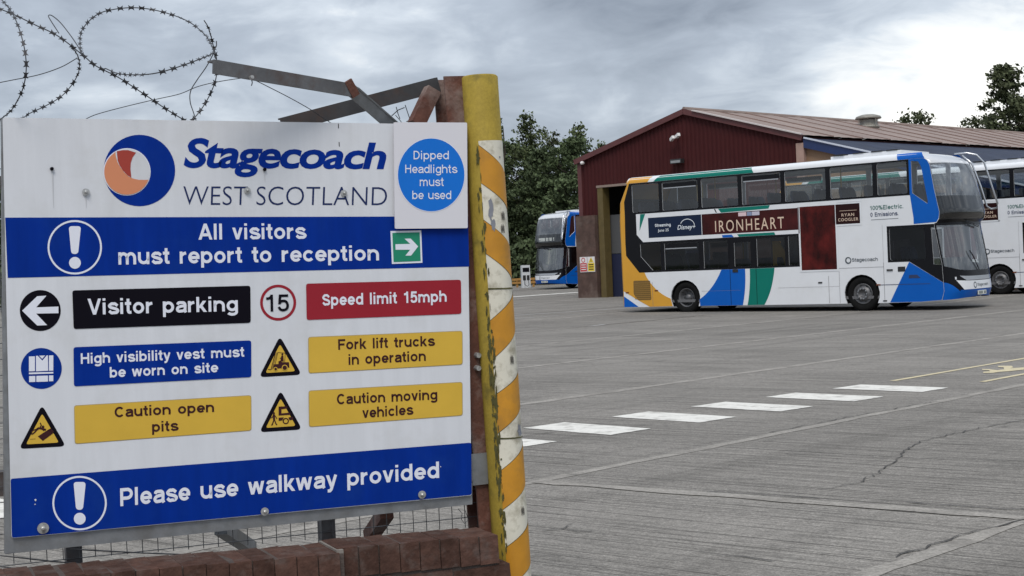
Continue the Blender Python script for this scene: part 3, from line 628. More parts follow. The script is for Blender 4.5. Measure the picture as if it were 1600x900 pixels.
SIL += [(-7.78, 4.05), (-8.06, 3.47), (-8.10, 2.9), (-8.09, .5)]
BLK_UP = [(-7.93, 3.09), (1.50, 3.09), (1.50, 4.045), (-7.72, 4.045), (-7.935, 3.49)]
BLK_LO = [(-7.93, 3.09), (-7.95, 2.24), (-7.94, 1.82), (-7.46, 1.28), (-1.87, 1.29), (-1.87, 2.22), (-7.27, 2.22), (-7.5, 2.45), (-7.5, 3.09)]
def bez(p0, p1, p2, n=8): return [((1 - t) ** 2 * p0[0] + 2 * t * (1 - t) * p1[0] + t * t * p2[0], (1 - t) ** 2 * p0[1] + 2 * t * (1 - t) * p1[1] + t * t * p2[1]) for t in [i / n for i in range(n + 1)]]
def decal(name, loops, y, m, parent, side):          # thin applied film / paint area on a bus flank
    V, F = tess(loops); return add(name, mesh(name, [(x, side * y, z) for x, z in V], F, m), parent)
def btext(body, x0, x1, z, cap, m, parent, bold=0.0, shear=0.0, y=1.262, space=1.0, side=-1, name='lettering'):
    if all(c in GL_ for c in body) and not shear:
        V, F = grotesque(body, .155 if bold < .015 else .18, .25)
    else: V, F = glyphs(body, bold, shear, space)
    if side < 0: P = [(x0 + (x1 - x0) * v[0], -y - (v[2] if len(v) > 2 else 0), z + cap * v[1]) for v in V]
    else: P = [(x1 - (x1 - x0) * v[0], y + (v[2] if len(v) > 2 else 0), z + cap * v[1]) for v in V]
    return add(name, mesh(name, P, F, m), parent)
COVE = [(1.25, 4.05), (1.245, 4.11), (1.215, 4.17), (1.15, 4.21), (1.0, 4.24), (.7, 4.262), (0.0, 4.275)]
def cove_film(name, m, parent, side, xa0, xa1, xb0, xb1, n=4, off=0.004):
    # colour band on the curved roof edge; xa* along its foot, xb* along its top
    rows = []
    for i in range(n + 1):
        f = i / n; k = f * (len(COVE) - 4); j = int(min(k, len(COVE) - 2)); g_ = k - j
        y = COVE[j][0] + (COVE[j + 1][0] - COVE[j][0]) * g_ + off; z = COVE[j][1] + (COVE[j + 1][1] - COVE[j][1]) * g_ + off * f
        rows.append([(xa0 + (xb0 - xa0) * f, side * y, z), (xa1 + (xb1 - xa1) * f, side * y, z)])
    return MB().grid(rows).make(name, m, parent, True)
SEATME = {}
def make_bus():
    b = empty('double_deck_bus')
    for sd_ in (-1, 1):
        holes = UWP + [TRAP] + LWP + [CAB, QTR]
        V, F = tess([SIL] + holes); n = len(V)
        V3 = [(x, sd_ * 1.25, z) for x, z in V] + [(x, sd_ * 1.21, z) for x, z in V]
        F3 = [tuple(f) for f in F] + [tuple(i + n for i in f[::-1]) for f in F]
        k = 0
        for lp in [SIL] + holes:
            c = len(lp); F3 += [(k + i, k + (i + 1) % c, n + k + (i + 1) % c, n + k + i) for i in range(c)]; k += c
        add('side_panel', mesh('side_panel', V3, F3, BW), b)
        su = decal('window_surround', [BLK_UP] + UWP, 1.253, BK, b, sd_)
        decal('window_surround', [BLK_LO] + LWP, 1.253, BK, b, sd_)
        cb_ = [(.80, 1.315), (1.42, 1.315), (2.345, .735), (2.325, 1.2), (2.155, 2.2), (2.15, 2.29), (.80, 2.29)]
        decal('window_surround', [cb_, CAB, QTR], 1.253, BK, b, sd_); decal('window_pane', [QTR], 1.238, BGW, b, sd_)
        for lp in UWP: decal('window_pane', [lp], 1.238, BG, b, sd_)
        decal('window_pane', [TRAP], 1.238, BG, b, sd_)
        for lp in LWP: decal('window_pane', [lp], 1.238, BGL, b, sd_)
        decal('window_pane', [CAB], 1.238, BGL, b, sd_)
        for i in (1, 3):                               # opening top lights on two upper windows and one below
            x0, x1 = UW[i]
            MB().box((x0 + .06, sd_ * 1.246, 3.80), (x1 - .06, sd_ * 1.262, 3.83)).make('vent_rail', SILV, b)
            decal('vent_light', [rc(x0 + .04, x1 - .04, 3.83, 3.96)], 1.245, BK, b, sd_)
        MB().box((-6.45, sd_ * 1.246, 1.96), (-5.32, sd_ * 1.262, 1.99)).make('vent_rail', SILV, b)
        decal('vent_light', [rc(-6.45, -5.30, 1.99, 2.12)], 1.245, BK, b, sd_)
        # livery
        rearo = [(-8.06, 3.47), (-7.78, 4.05), (-7.72, 4.05), (-7.935, 3.49), (-7.93, 3.01), (-7.95, 2.24), (-7.94, 1.82), (-7.46, 1.28), (-7.27, 1.28)] + bez((-7.27, 1.26), (-6.95, .68), (-6.335, .46), 8)[1:] + [(-6.27, .23), (-7.12, .225)] + bez((-7.12, .22), (-7.6, .45), (-8.088, .72), 5)[1:] + [(-8.10, 2.9)]
        decal('livery_orange', [rearo], 1.2545, BO, b, sd_)
        decal('livery_blue', [[(-8.088, .225), (-7.54, .225)] + bez((-7.54, .225), (-7.85, .42), (-8.088, .56), 4)[1:]], 1.2545, BB, b, sd_)
        blu = bez((-4.49, 1.282), (-4.78, .72), (-5.29, .42), 8) + [(-5.28, .225), (-3.81, .225)] + bez((-3.80, .225), (-3.66, .75), (-3.68, 1.282), 6)
        decal('livery_blue', [blu], 1.2545, BB, b, sd_)
        decal('livery_teal', [bez((-3.52, 1.282), (-3.52, .7), (-3.64, .225), 6) + bez((-3.08, .225), (-2.80, .6), (-2.70, 1.282), 8)], 1.2545, BT, b, sd_)
        decal('livery_blue', [[(.82, .235), (1.7, .238), (2.285, .275), (2.355, .5), (2.345, .73), (1.41, 1.31)]], 1.2545, BB, b, sd_)
        fr = [(1.50, 4.045), (1.93, 4.045), (2.03, 3.97), (2.085, 3.85), (2.185, 3.2), (2.305, 2.6), (2.285, 2.44), (2.215, 2.335), (1.58, 2.315), (1.58, 2.48), (1.50, 3.12)]
        decal('livery_blue', [fr, TRAP], 1.2545, BB, b, sd_)
        decal('livery_white', [[(-7.5, 3.085), (-7.5, 2.45), (-7.27, 2.215), (-1.87, 2.225), (-1.84, 1.125), (-.66, 1.125), (-.66, 3.02), (.08, 3.02), (.08, 3.085)]], 1.2555, BW, b, sd_)
        decal('livery_teal', [[(-7.34, 3.08), (-7.15, 3.08), (-7.39, 2.56)]], 1.257, BT, b, sd_)
        decal('livery_teal', [[(-4.42, 2.96), (-4.52, 3.082), (-2.77, 3.082), (-2.82, 2.985)]], 1.257, BT, b, sd_)
        decal('livery_teal', [[(-3.84, 2.225), (-3.90, 2.30), (-2.66, 2.30), (-2.63, 2.225)]], 1.257, BT, b, sd_)
        decal('livery_blue', [[(-4.40, 2.225), (-4.42, 2.30), (-4.08, 2.30), (-4.02, 2.225)]], 1.257, BB, b, sd_)
        decal('livery_blue', [[(-4.66, 3.082), (-4.60, 2.97), (-4.56, 2.97), (-4.62, 3.082)]], 1.257, BK, b, sd_)
        for nm, mm, x in (('livery_orange', BO, (-7.78, -7.02, -7.72, -6.88)), ('livery_teal', BT, (-6.80, -3.27, -6.58, -3.38)), ('livery_blue', BB, (1.19, 1.95, 1.14, 1.84))):
            cove_film(nm, mm, b, sd_, *x)
        # advertising frames
        ad = decal('advert_panel', [rc(-7.05, -5.12, 2.335, 2.95)], 1.2585, ADN, b, sd_)
        decal('advert_panel', [rc(-5.10, -1.88, 2.335, 2.95)], 1.2585, ADD, b, sd_)
        decal('advert_panel', [rc(-1.82, -.72, 1.18, 2.97)], 1.2585, ADR, b, sd_)
        decal('advert_panel', [rc(-.70, .03, 2.42, 2.97)], 1.2585, ADB, b, sd_)
        decal('advert_trim', [rc(-1.88, -1.84, 2.23, 2.97)], 1.2595, ADG, b, sd_)
        for q in (rc(.03, .075, 2.37, 3.0), rc(-.72, .075, 2.37, 2.415), rc(-.72, -.675, 1.14, 2.41), rc(-1.86, -.68, 1.135, 1.178), rc(-1.875, -1.83, 1.135, 2.22)): decal('advert_trim', [q], 1.2595, BW, b, sd_)
        T = dict(side=sd_)
        btext('Streaming', -6.80, -6.22, 2.66, .095, ADW, b, .02, **T)
        btext('June 25', -6.70, -6.30, 2.51, .085, ADW, b, .008, **T)
        btext('Disney+', -5.98, -5.33, 2.54, .14, ADW, b, .01, .25, **T)
        arc = [(-5.62 + .26 * math.cos(a), 2.62 + .22 * math.sin(a)) for a in [2.7 - i * .23 for i in range(12)]]
        mb = MB()
        for q in stroke(arc, .02): mb.raw([(x, sd_ * 1.262, z) for x, z in q], [(0, 1, 2, 3)])
        mb.make('logo_arc', ADW, b)
        btext('IRONHEART', -4.64, -2.33, 2.40, .35, ADT, b, .0, 0, space=1.25, **T)
        for x0, x1, mm in ((-3.83, -3.56, mat('advert_pink', (0.66, 0.50, 0.53), 0.5)), (-3.54, -3.38, mat('advert_slate', (0.22, 0.27, 0.40), 0.5)), (-3.37, -3.12, mat('advert_lilac', (0.50, 0.48, 0.56), 0.5))): decal('advert_strip', [rc(x0, x1, 2.82, 2.93)], 1.2615, mm, b, sd_)
        btext('RYAN', -.52, -.14, 2.63, .085, ADT, b, .01, space=1.2, **T); btext('COOGLER', -.63, -.02, 2.50, .085, ADT, b, .01, space=1.2, **T)
        decal('advert_line', [rc(-.58, -.06, 2.78, 2.79)], 1.2615, ADT, b, sd_)
        btext('100%Electric.', .34, 1.30, 2.755, .115, DGREEN, b, .008, y=1.257, **T)
        btext('0 Emissions.', .34, 1.15, 2.575, .11, DNAVY, b, .008, y=1.257, **T)
        decal('text_rule', [rc(.35, 1.15, 2.485, 2.495)], 1.257, LGREY, b, sd_)
        decal('logo_ring', [ring((-.375, 1.41), .095, 24), ring((-.37, 1.415), .062, 24)], 1.257, LGREY, b, sd_)
        btext('Stagecoach', -.26, .51, 1.37, .10, LGREY, b, .012, y=1.257, **T)
        # doors, seams, lamps and grilles
        for q in (rc(-4.20, -4.185, .24, 2.20), rc(-3.32, -3.305, .24, 2.2)): decal('door_seam', [q], 1.256, BK, b, sd_)
        MB().box((-4.10, sd_ * 1.25, 1.19), (-3.92, sd_ * 1.268, 1.28)).make('door_handle', BTR, b)
        for q in (rc(-1.0, -.99, .24, 1.0), rc(.665, .675, .24, 1.32), rc(-.66, .67, 1.198, 1.206), rc(-.668, -.66, .24, 1.12), rc(-2.6, -.68, .70, .705), rc(-5.2, -3.85, .66, .665), rc(-7.0, -6.99, .24, .98), rc(.67, .675, 1.32, 2.34)): decal('panel_seam', [q], 1.2575, ADG, b, sd_)
        decal('panel_seam', [rc(.57, 1.98, .705, .72)], 1.2575, DNAVY, b, sd_)
        MB().box((.76, sd_ * 1.25, 1.09), (.93, sd_ * 1.275, 1.13)).make('door_handle', BTR, b)
        MB().box((1.08, sd_ * 1.25, 1.06), (1.29, sd_ * 1.262, 1.19)).make('charge_flap', BTR, b)
        decal('side_vent', [[(1.38, .87), (1.40, .96), (1.62, .96), (1.72, .87)]], 1.258, DNAVY, b, sd_)
        gr = decal('grille', [rounded([(-7.70, 1.04), (-7.71, .62), (-7.53, .43), (-7.05, .43), (-7.07, 1.03)], .04, 2)], 1.2565, GRL, b, sd_)
        for k in range(9): MB().box((-7.66, sd_ * 1.257, .47 + k * .06), (-7.08, sd_ * 1.264, .49 + k * .06)).make('slat', mat('grille_slat', (0.30, 0.17, 0.03), 0.6), gr)
        for x in (-7.95, -6.85, .50): MB().box((x - .06, sd_ * 1.25, .70 if x > -7.9 else .66), (x + .06, sd_ * 1.266, .735 if x > -7.9 else .695)).make('marker_lamp', mat('marker_amber', (0.16, 0.04, 0.01), 0.3), b)
        MB().box((-1.32, sd_ * 1.25, .80), (-1.20, sd_ * 1.266, .84)).make('marker_lamp', BTR, b)
        MB().box((.62, sd_ * 1.25, .265), (.73, sd_ * 1.262, .295)).make('jack_cover', BTR, b)
        # wheels
        for wx in (-5.8, 0.0):
            wlr = empty('wheel'); wlr.parent = b; wlr.location = (wx, sd_ * 1.07, .48)
            q = sd_
            MB().lathe([(.28, -q * .14), (.44, -q * .14), (.475, -q * .10), (.48, q * .08), (.455, q * .13), (.40, q * .145), (.29, q * .12), (.28, q * .10)], 36).make('tyre', TYRE, wlr, True)
            if wx == 0.0: MB().lathe([(.285, q * .12), (.275, q * .135), (.24, q * .08), (.20, q * .10), (.165, q * .155), (.115, q * .16), (.11, q * .12), (.0, q * .12)], 28).make('rim', RIM, wlr, True)
            else: MB().lathe([(.285, q * .12), (.27, q * .125), (.235, q * .03), (.18, q * -.03), (.10, q * -.02), (.09, q * .06), (.0, q * .06)], 28).make('rim', RIM, wlr, True)
            mbn = MB()
            for k in range(10):
                a = k * .6283; rr_ = .14 if wx == 0 else .17; mbn.lathe([(.0, q * (.185 if wx == 0 else .0)), (.016, q * (.185 if wx == 0 else .0)), (.016, q * (.12 if wx == 0 else -.06))], 6, 'y', (rr_ * math.cos(a), 0, rr_ * math.sin(a)))
            mbn.make('wheel_nuts', RIMD if wx else CHROME, wlr)
            mbh = MB()
            for k in range(8):
                a = k * .7854 + .3; v_, f_ = tess([ring((.225 * math.cos(a), .225 * math.sin(a)), .028, 10)]); mbh.raw([(x, q * .1 if wx == 0 else q * .012, z) for x, z in v_], f_)
            mbh.make('hand_holes', RIMD, wlr)
            # arch lining behind the wheel
            pr = arch(wx, .53); MB().grid([[(x, sd_ * 1.21, z) for x, z in pr], [(x, sd_ * .70, z) for x, z in pr]]).make('wheel_arch', BTR, b)
            V_, F_ = tess([pr]); add('wheel_arch', mesh('wheel_arch', [(x, sd_ * .70, z) for x, z in V_], F_, BTR), b)
    # roof shell
    prof = [(-y, z) for y, z in COVE] + [(y, z) for y, z in COVE[-2::-1]]
    endx = []
    for y, z in prof:
        t = max(-1, min(1, y / (1.25 * interp(W_UP, z)))); endx.append(front(min(z, 4.26), t, True)[0] if z < 4.255 else 1.25)
    MB().grid([[(x, y, z) for y, z in prof] for x in (-7.78, -7.6, -4, 0, 1.1)] + [[(ex, y, z - .002) for ex, (y, z) in zip(endx, prof)]]).make('roof', BW, b, True)
    rows = []
    for x, f in ((-7.78, 1.0), (-7.82, .995), (-7.88, .97)): rows.append([(x, y * f, 4.05 + (z - 4.05) * (1.0 if f == 1 else (.75 if f > .98 else 0.0))) for y, z in prof])
    MB().grid(rows).make('roof_end', BO, b, True)
    MB().box((-1.0, -.85, 4.25), (-.45, .85, 4.33)).box((-.448, -.88, 4.25), (1.12, .88, 4.345)).make('roof_pod', BW, b)
    for x in (-.9, -.3, .25, .7): MB().box((x, -.9, 4.347), (x + .32, -.55, 4.375)).make('roof_fitting', BTR, b)
    # rear end
    path = [(4.05, -7.82), (3.47, -8.12), (2.9, -8.17), (1.2, -8.16), (.28, -8.15)]
    for nm, zs, mm in (('rear_panel', path, BO),):
        rows = []
        for z, x in zs: rows.append([(x + .07, -1.249, z), (x + .015, -1.22, z), (x, -1.12, z), (x, 1.12, z), (x + .015, 1.22, z), (x + .07, 1.249, z)])
        MB().grid(rows).make(nm, mm, b, True)
    V = [(-8.04, -1.0, 3.85 - .15), (-8.04, 1.0, 3.70), (-8.19, 1.0, 2.6), (-8.19, -1.0, 2.6)]; add('rear_window', mesh('rear_window', V, [(0, 1, 2, 3)], BK), b)
    # underbody
    MB().box((-8.0, -1.15, .24), (-6.4, 1.15, .30)).box((-6.4, -.68, .24), (-5.2, .68, .3)).box((-5.2, -1.15, .24), (-.6, 1.15, .30)).box((-.6, -.68, .24), (.6, .68, .3)).box((.6, -1.15, .26), (2.2, 1.15, .32)).make('underbody', BTR, b)
    # decks, ceiling and saloon fittings
    MB().box((-8.0, -1.2, 2.24), (1.95, 1.2, 2.31)).make('upper_floor', INTF, b)
    MB().box((-8.0, -1.2, .34), (1.9, 1.2, .42)).make('lower_floor', INTF, b)
    MB().box((-7.7, -1.12, 4.06), (1.85, 1.12, 4.09)).make('ceiling', INTC, b)
    MB().box((-7.9, -1.19, .45), (-6.6, 1.19, 1.25)).make('engine_cover', INTF, b)
    if not SEATME:
        s = MB(); pr = [(0, .0), (.42, .04), (.44, .12), (.06, .14)]
        for yy in (-.43, .0):
            s.grid([[(x, yy + .01, z) for x, z in pr + pr[:1]], [(x, yy + .42, z) for x, z in pr + pr[:1]]])
            bk = [(.02, .10), (-.10, .62), (-.14, .72), (-.19, .72), (-.18, .60), (-.06, .06)]
            ws = [.40, .40, .28, .28, .40, .40]
            s.grid([[(x, yy + .215 - w / 2, z) for (x, z), w in zip(bk, ws)], [(x, yy + .215 + w / 2, z) for (x, z), w in zip(bk, ws)]])
            for i in (0, 1):
                yv = [yy + .215 + (-1, 1)[i] * w / 2 for w in ws]; s.raw([(x, yv[j], z) for j, (x, z) in enumerate(bk)], [(0, 1, 4, 5), (1, 2, 3, 4)])
        s.box((.1, -.05, -.42), (.2, .05, .02)); SEATME['m'] = mesh('seat', s.V, s.F, SEAT)
    for k in range(12):
        x = -7.3 + k * .76
        for yy in (-.74, .74):
            if yy < 0 and 3 < k < 6: continue
            o = add('seat', SEATME['m'], b); o.location = (x, yy, 2.73)
    for k in range(6):
        x = -6.4 + k * .78
        for yy in (-.74, .74): o = add('seat', SEATME['m'], b); o.location = (x, yy, .86 if k > 1 else 1.1)
    for x in (-5.2, -3.1, -1.0, 1.0):
        MB().tube([(x, -.3, 2.31), (x, -.3, 4.06)], .018, 6).make('grab_pole', INTY if x < 0 else BTR, b)
    for x in (-4.7, -2.75, -2.1): MB().tube([(x, .35, .42), (x, .35, 2.24)], .02, 6).make('grab_pole', INTY, b)
    MB().raw([(-2.95, -.9, .9), (-2.45, -.9, .9), (-2.45, -.9, 1.6), (-2.75, -.9, 2.05), (-2.95, -.9, 2.05), (-2.95, -.86, .9), (-2.45, -.86, .9), (-2.45, -.86, 1.6), (-2.75, -.86, 2.05), (-2.95, -.86, 2.05)],
             [(0, 1, 2, 3, 4), (9, 8, 7, 6, 5)] + [(i, 5 + i, 5 + (i + 1) % 5, (i + 1) % 5) for i in range(5)]).make('stair_screen', INTY, b)
    MB().box((-1.75, -1.18, .45), (-.75, -.45, 2.2)).make('staircase', INTF, b)
    MB().box((.85, -1.15, .45), (.95, -.2, 1.9)).make('cab_partition', INTF, b)
    o = add('driver_seat', SEATME['m'], b); o.location = (1.2, -.55, 1.0)
    MB().box((2.0, -1.1, .5), (2.4, 1.1, 1.0)).make('dashboard', BTR, b)
    MB().tube([(1.85 + .08 * math.cos(a), -.6 + .22 * math.cos(a + 1.57), 1.15 + .22 * math.sin(a + 1.57)) for a in [i * .5236 for i in range(12)]], .015, 6, True).make('steering_wheel', BTR, b)
    # front: bumper, badge strip, windscreens, display, dome
    C_ = lambda c, d, p=2: (lambda t: c + d * abs(t) ** p)
    front_patch('scuttle', BK, b, C_(.33, -.06), C_(1.03, .13, 6), False)
    front_patch('bumper', BB, b, C_(.33, -.06), C_(.52, 0), False, .003, -.60, .60, 3, 24)
    for s_ in (-1, 1):                                # painted corner sweeping down from the flank
        a_, c_ = (-1, -.52) if s_ < 0 else (.52, 1)
        front_patch('front_corner', BB, b, C_(.33, -.06), (lambda t: max(.36, .36 + (.73 - .36) * (abs(t) - .73) / .27)), False, .005, a_, c_, 4, 14)
    def wedge(name, m, z0, z1, h0, h1, out, nz=4, nt=24):
        rows = []
        for i in range(nz + 1):
            f = i / nz; z = z0 + (z1 - z0) * f; h = h0 + (h1 - h0) * f
            rows.append([Vector(front(z + .05 * abs(h * (2 * j / nt - 1)) ** 4 * f, h * (2 * j / nt - 1), False)) + Vector((out, 0, 0)) for j in range(nt + 1)])
        return MB().grid(rows).make(name, m, b, True)
    wedge('front_panel', BW, .525, .75, .72, .88, .006)
    wedge('lamp_strip', SILV, .765, .875, .62, .80, .006)
    for s_ in (-1, 1): front_patch('headlight', mat('headlight_lens', (0.6, 0.62, 0.65), 0.1), b, C_(.80, 0), C_(.87, 0), False, .010, .67 if s_ > 0 else -.71, .71 if s_ > 0 else -.67, 2, 4)
    front_patch('lower_windscreen', BGW, b, C_(1.03, .13, 6), C_(2.24, 0), False, 0, -.95, .95)
    for s_ in (-1, 1): front_patch('windscreen_pillar', BK, b, C_(1.03, .13, 6), C_(2.24, 0), False, .002, .95 if s_ > 0 else -1, 1 if s_ > 0 else -.95, 6, 4)
    front_patch('header_band', BK, b, C_(2.24, 0), C_(2.32, 0), False, 0, nz=1)
    rows = [[Vector(front(2.32, math.sin(a * math.pi / 2), u)) for a in [-1 + i / 14 for i in range(29)]] for u in (False, True)]
    MB().grid(rows).make('brow_underside', BK, b)
    front_patch('brow', BK, b, C_(2.32, 0), C_(2.40, 0), True, 0, nz=1)
    front_patch('destination_glass', BGD, b, C_(2.40, 0), C_(3.02, 0), True)
    front_patch('upper_windscreen', BGW, b, C_(3.02, 0), C_(3.92, -.02), True)
    front_patch('dome', mat('dome_pale', (0.55, 0.56, 0.58), 0.18, coat=0.5), b, C_(3.92, -.02), C_(4.26, 0), True, nz=10)
    rows = [[Vector(front(z, math.sin(a * math.pi / 2), True)) + Vector((-.08, 0, 0)) for a in [-.8 + i * .1 for i in range(17)]] for z in (2.42, 2.7, 2.98)]
    MB().grid(rows).make('destination_screen', mat('display_black', (0.03, 0.03, 0.033), 0.4), b, True)
    rows = [[Vector(front(z, math.sin(a * math.pi / 2), True)) + Vector((-.12, 0, 0)) for a in [-.9 + i * .1 for i in range(19)]] for z in (2.95, 3.04)]
    MB().grid(rows).make('parapet', INTF, b, True)
    for pts in ([(2.66, -.35, 2.34), (2.72, .0, 2.26), (2.70, .35, 2.20)], [(2.66, -.45, 2.34), (2.72, -.2, 2.25), (2.70, .3, 2.17)]): MB().tube(pts, .014, 5).make('wiper', BK, b)
    MB().tube([(2.84, -.1, 1.04), (2.83, -.40, 1.38), (2.78, -.52, 1.55)], .014, 5).make('wiper', BK, b)
    pl_ = MB().box((2.85, -.26, .365), (2.872, .26, .475)).make('number_plate', mat('plate_pale', (0.66, 0.68, 0.62), 0.5), b)
    for k in range(7):
        if k != 4: MB().box((2.8725, -.22 + k * .065, .385), (2.875, -.18 + k * .065, .455)).make('plate_mark', LGREY, pl_)
    V, F = grotesque('Stagecoach', .13); P = []
    for a, c, k in V:
        t = (-.27 + .72 * a) / 1.25; p_ = Vector(front(.595 + .08 * c, t, False)); P.append((p_.x + .010, p_.y, p_.z))
    add('lettering', mesh('lettering', P, F, LGREY), b)
    v_, f_ = tess([ring((-.40, .63), .085, 20), ring((-.395, .635), .057, 20)]); P = []
    for y_, z_ in v_: p_ = Vector(front(z_, y_ / 1.25, False)); P.append((p_.x + .010, y_, z_))
    add('logo_ring', mesh('logo_ring', P, f_, LGREY), b)
    # polished branch deflector on the kerbside front corner
    MB().tube([(1.75, 1.12, 4.24), (2.05, 1.24, 4.25), (2.30, 1.32, 4.18), (2.48, 1.40, 3.95), (2.78, 1.48, 2.80), (2.76, 1.46, 2.68), (2.64, 1.36, 2.66), (2.55, 1.28, 2.74), (2.42, 1.24, 3.3), (2.20, 1.22, 3.95), (1.95, 1.16, 4.19)], .028, 8).make('branch_deflector', CHROME, b, True)
    return b
bus = make_bus()
ha = R(-41.0); fwd = Vector((math.cos(ha), math.sin(ha), 0)); lft = Vector((-math.sin(ha), math.cos(ha), 0))
PW = Vector((9.585, 38.6, 0.0)); bus.location = PW + lft * 1.25; bus.rotation_euler = (0, 0, ha)
G = 'double deck buses parked in the yard'
tag(bus, 'white, orange and blue double deck bus seen broadside with a film advert', 'bus', G)
b2 = copy_tree(bus); w2 = at(1563, 460.8, 45.3); b2.location = Vector((w2.x, w2.y, .055)) + lft * 1.25
tag(b2, 'double deck bus cut off by the right edge, behind the broadside bus', 'bus', G)
b3 = copy_tree(bus); h3 = R(-142.0); f3 = Vector((math.cos(h3), math.sin(h3), 0)); c3 = at(857, 452, 78.0)
b3.rotation_euler = (0, 0, h3); b3.location = Vector((c3.x, c3.y, .31)) - f3 * 2.6
tag(b3, 'double deck bus showing its blue front beyond the brick pier under the trees', 'bus', G)
ds = MB()                                            # lit destination on the far bus, illegible at this distance
lm = mat('destination_leds', (0.8, 0.8, 0.75), 0.5, emit=(0.75, 0.75, 0.68))
rr = random.Random(4); y = -.62
while y < .62:
    w_ = rr.uniform(.05, .10)
    for z0, z1 in ((2.74, 2.84), (2.66, 2.72)) if rr.random() < .5 else ((2.66, 2.84),):
        p = front(2.75, (y + w_ / 2) / 1.25, True); ds.box((p[0] - .075, y, z0), (p[0] - .068, y + w_, z1))
    y += w_ + rr.choice((.03, .03, .10))
ds.make('destination_leds', lm, b3)

# ------------------------------------------------------------------ charging post and barrier beyond
cp_ = at(822, 452, 84); zc = rise(84)
ch = tag(empty('charging_post', (cp_.x, cp_.y, zc), R(10)), 'white and black charging post standing left of the far bus', 'charging post')
cw = mat('charger_white', (0.62, 0.64, 0.66), 0.4)
MB().box((-.25, -.2, 0), (.25, .2, 1.35)).make('cabinet', cw, ch); MB().box((-.2, -.215, .95), (.2, -.202, 1.2)).make('screen', BK, ch); MB().box((-.2, -.21, .45), (-.02, -.202, .75)).make('socket', BTR, ch); MB().box((.04, -.21, .45), (.2, -.202, .75)).make('socket', BTR, ch)
MB().tube([(-.11, -.21, .5), (-.13, -.4, .2), (.0, -.45, .08), (.12, -.4, .2), (.12, -.21, .5)], .02, 5).make('cable', BTR, ch)
bq = at(806, 452, 86); br_ = tag(empty('timber_barrier', (bq.x - .9, bq.y, rise(86)), R(4)), 'low orange timber barrier beside the charging post', 'barrier')
tm = mat('orange_timber', (0.36, 0.19, 0.05), 0.8, var=0.2, vscale=5)
for x in (0, 1.0, 2.0): MB().box((x - .06, -.06, 0), (x + .06, .06, .5)).make('post', tm, br_)
for z in (.22, .42): MB().box((-.2, -.1, z), (2.2, -.062, z + .14)).make('rail', tm, br_)

# ------------------------------------------------------------------ trees
barkm = mat('bark', (0.045, 0.036, 0.028), 0.95, var=0.3, vscale=8)
def leafm(n, c): return mat(n, c, 0.7, var=0.5, vscale=0.8, objvar=0.15, spec=0.2)
LFA, LFB, LFC = leafm('leaf_dark', (0.070, 0.095, 0.044)), leafm('leaf_mid', (0.090, 0.114, 0.048)), leafm('leaf_olive', (0.068, 0.080, 0.040))
def crown_mesh(seed, h, w, shape, nclump, nleaf, ls, base=0.12):
    # leaders with side boughs, leaf clumps strung along the boughs so that sky shows between them
    rs = random.Random(seed); V = []; F = []; limbs = []
    nlead = {'pine': 1, 'spire': 4, 'round': 7}[shape]; lead = []
    for i in range(nlead):
        a = rs.uniform(0, 6.283); r = 0 if i == 0 else w * rs.uniform(.25, .55)
        lead.append((r * math.cos(a), r * math.sin(a), h * (1 if i == 0 else rs.uniform(.62, .93))))
    for c in range(nclump):
        lx, ly, lh = rs.choice(lead) if rs.random() > .3 else lead[0]
        f = base + (1 - base) * (rs.random() ** .8); z = f * lh
        if shape == 'pine': rad = w * (1.02 - f) * rs.uniform(.3, 1.1)
        elif shape == 'spire': rad = w * .72 * (1.04 - f) ** .6 * rs.uniform(.15, 1.15)
        else: rad = w * .62 * math.sqrt(max(.03, 1 - ((f - .45) / .57) ** 2)) * rs.uniform(.2, 1.15)
        a = rs.uniform(0, 6.283); c0 = Vector((lx * f + rad * math.cos(a), ly * f + rad * math.sin(a), z)); limbs.append(c0)
        cr_ = rs.uniform(.5, 1.0) * {'pine': .30, 'spire': .50, 'round': .55}[shape]; fl = rs.uniform(.45, .8)
        for l in range(int(nleaf * cr_ * 2)):
            p = c0 + Vector((rs.gauss(0, 1) * cr_, rs.gauss(0, 1) * cr_, rs.gauss(-.15, fl) * cr_)) * .62
            n = Vector((rs.gauss(0, 1), rs.gauss(0, 1), rs.gauss(.5, 1))).normalized(); t = n.orthogonal().normalized(); b = n.cross(t); s = ls * rs.uniform(.45, 1.25)
            k = len(V); V += [p + t * s, p + b * s * .6, p - t * s, p - b * s * .6]; F.append((k, k + 1, k + 2, k + 3))
    return V, F, limbs
TREES = {}
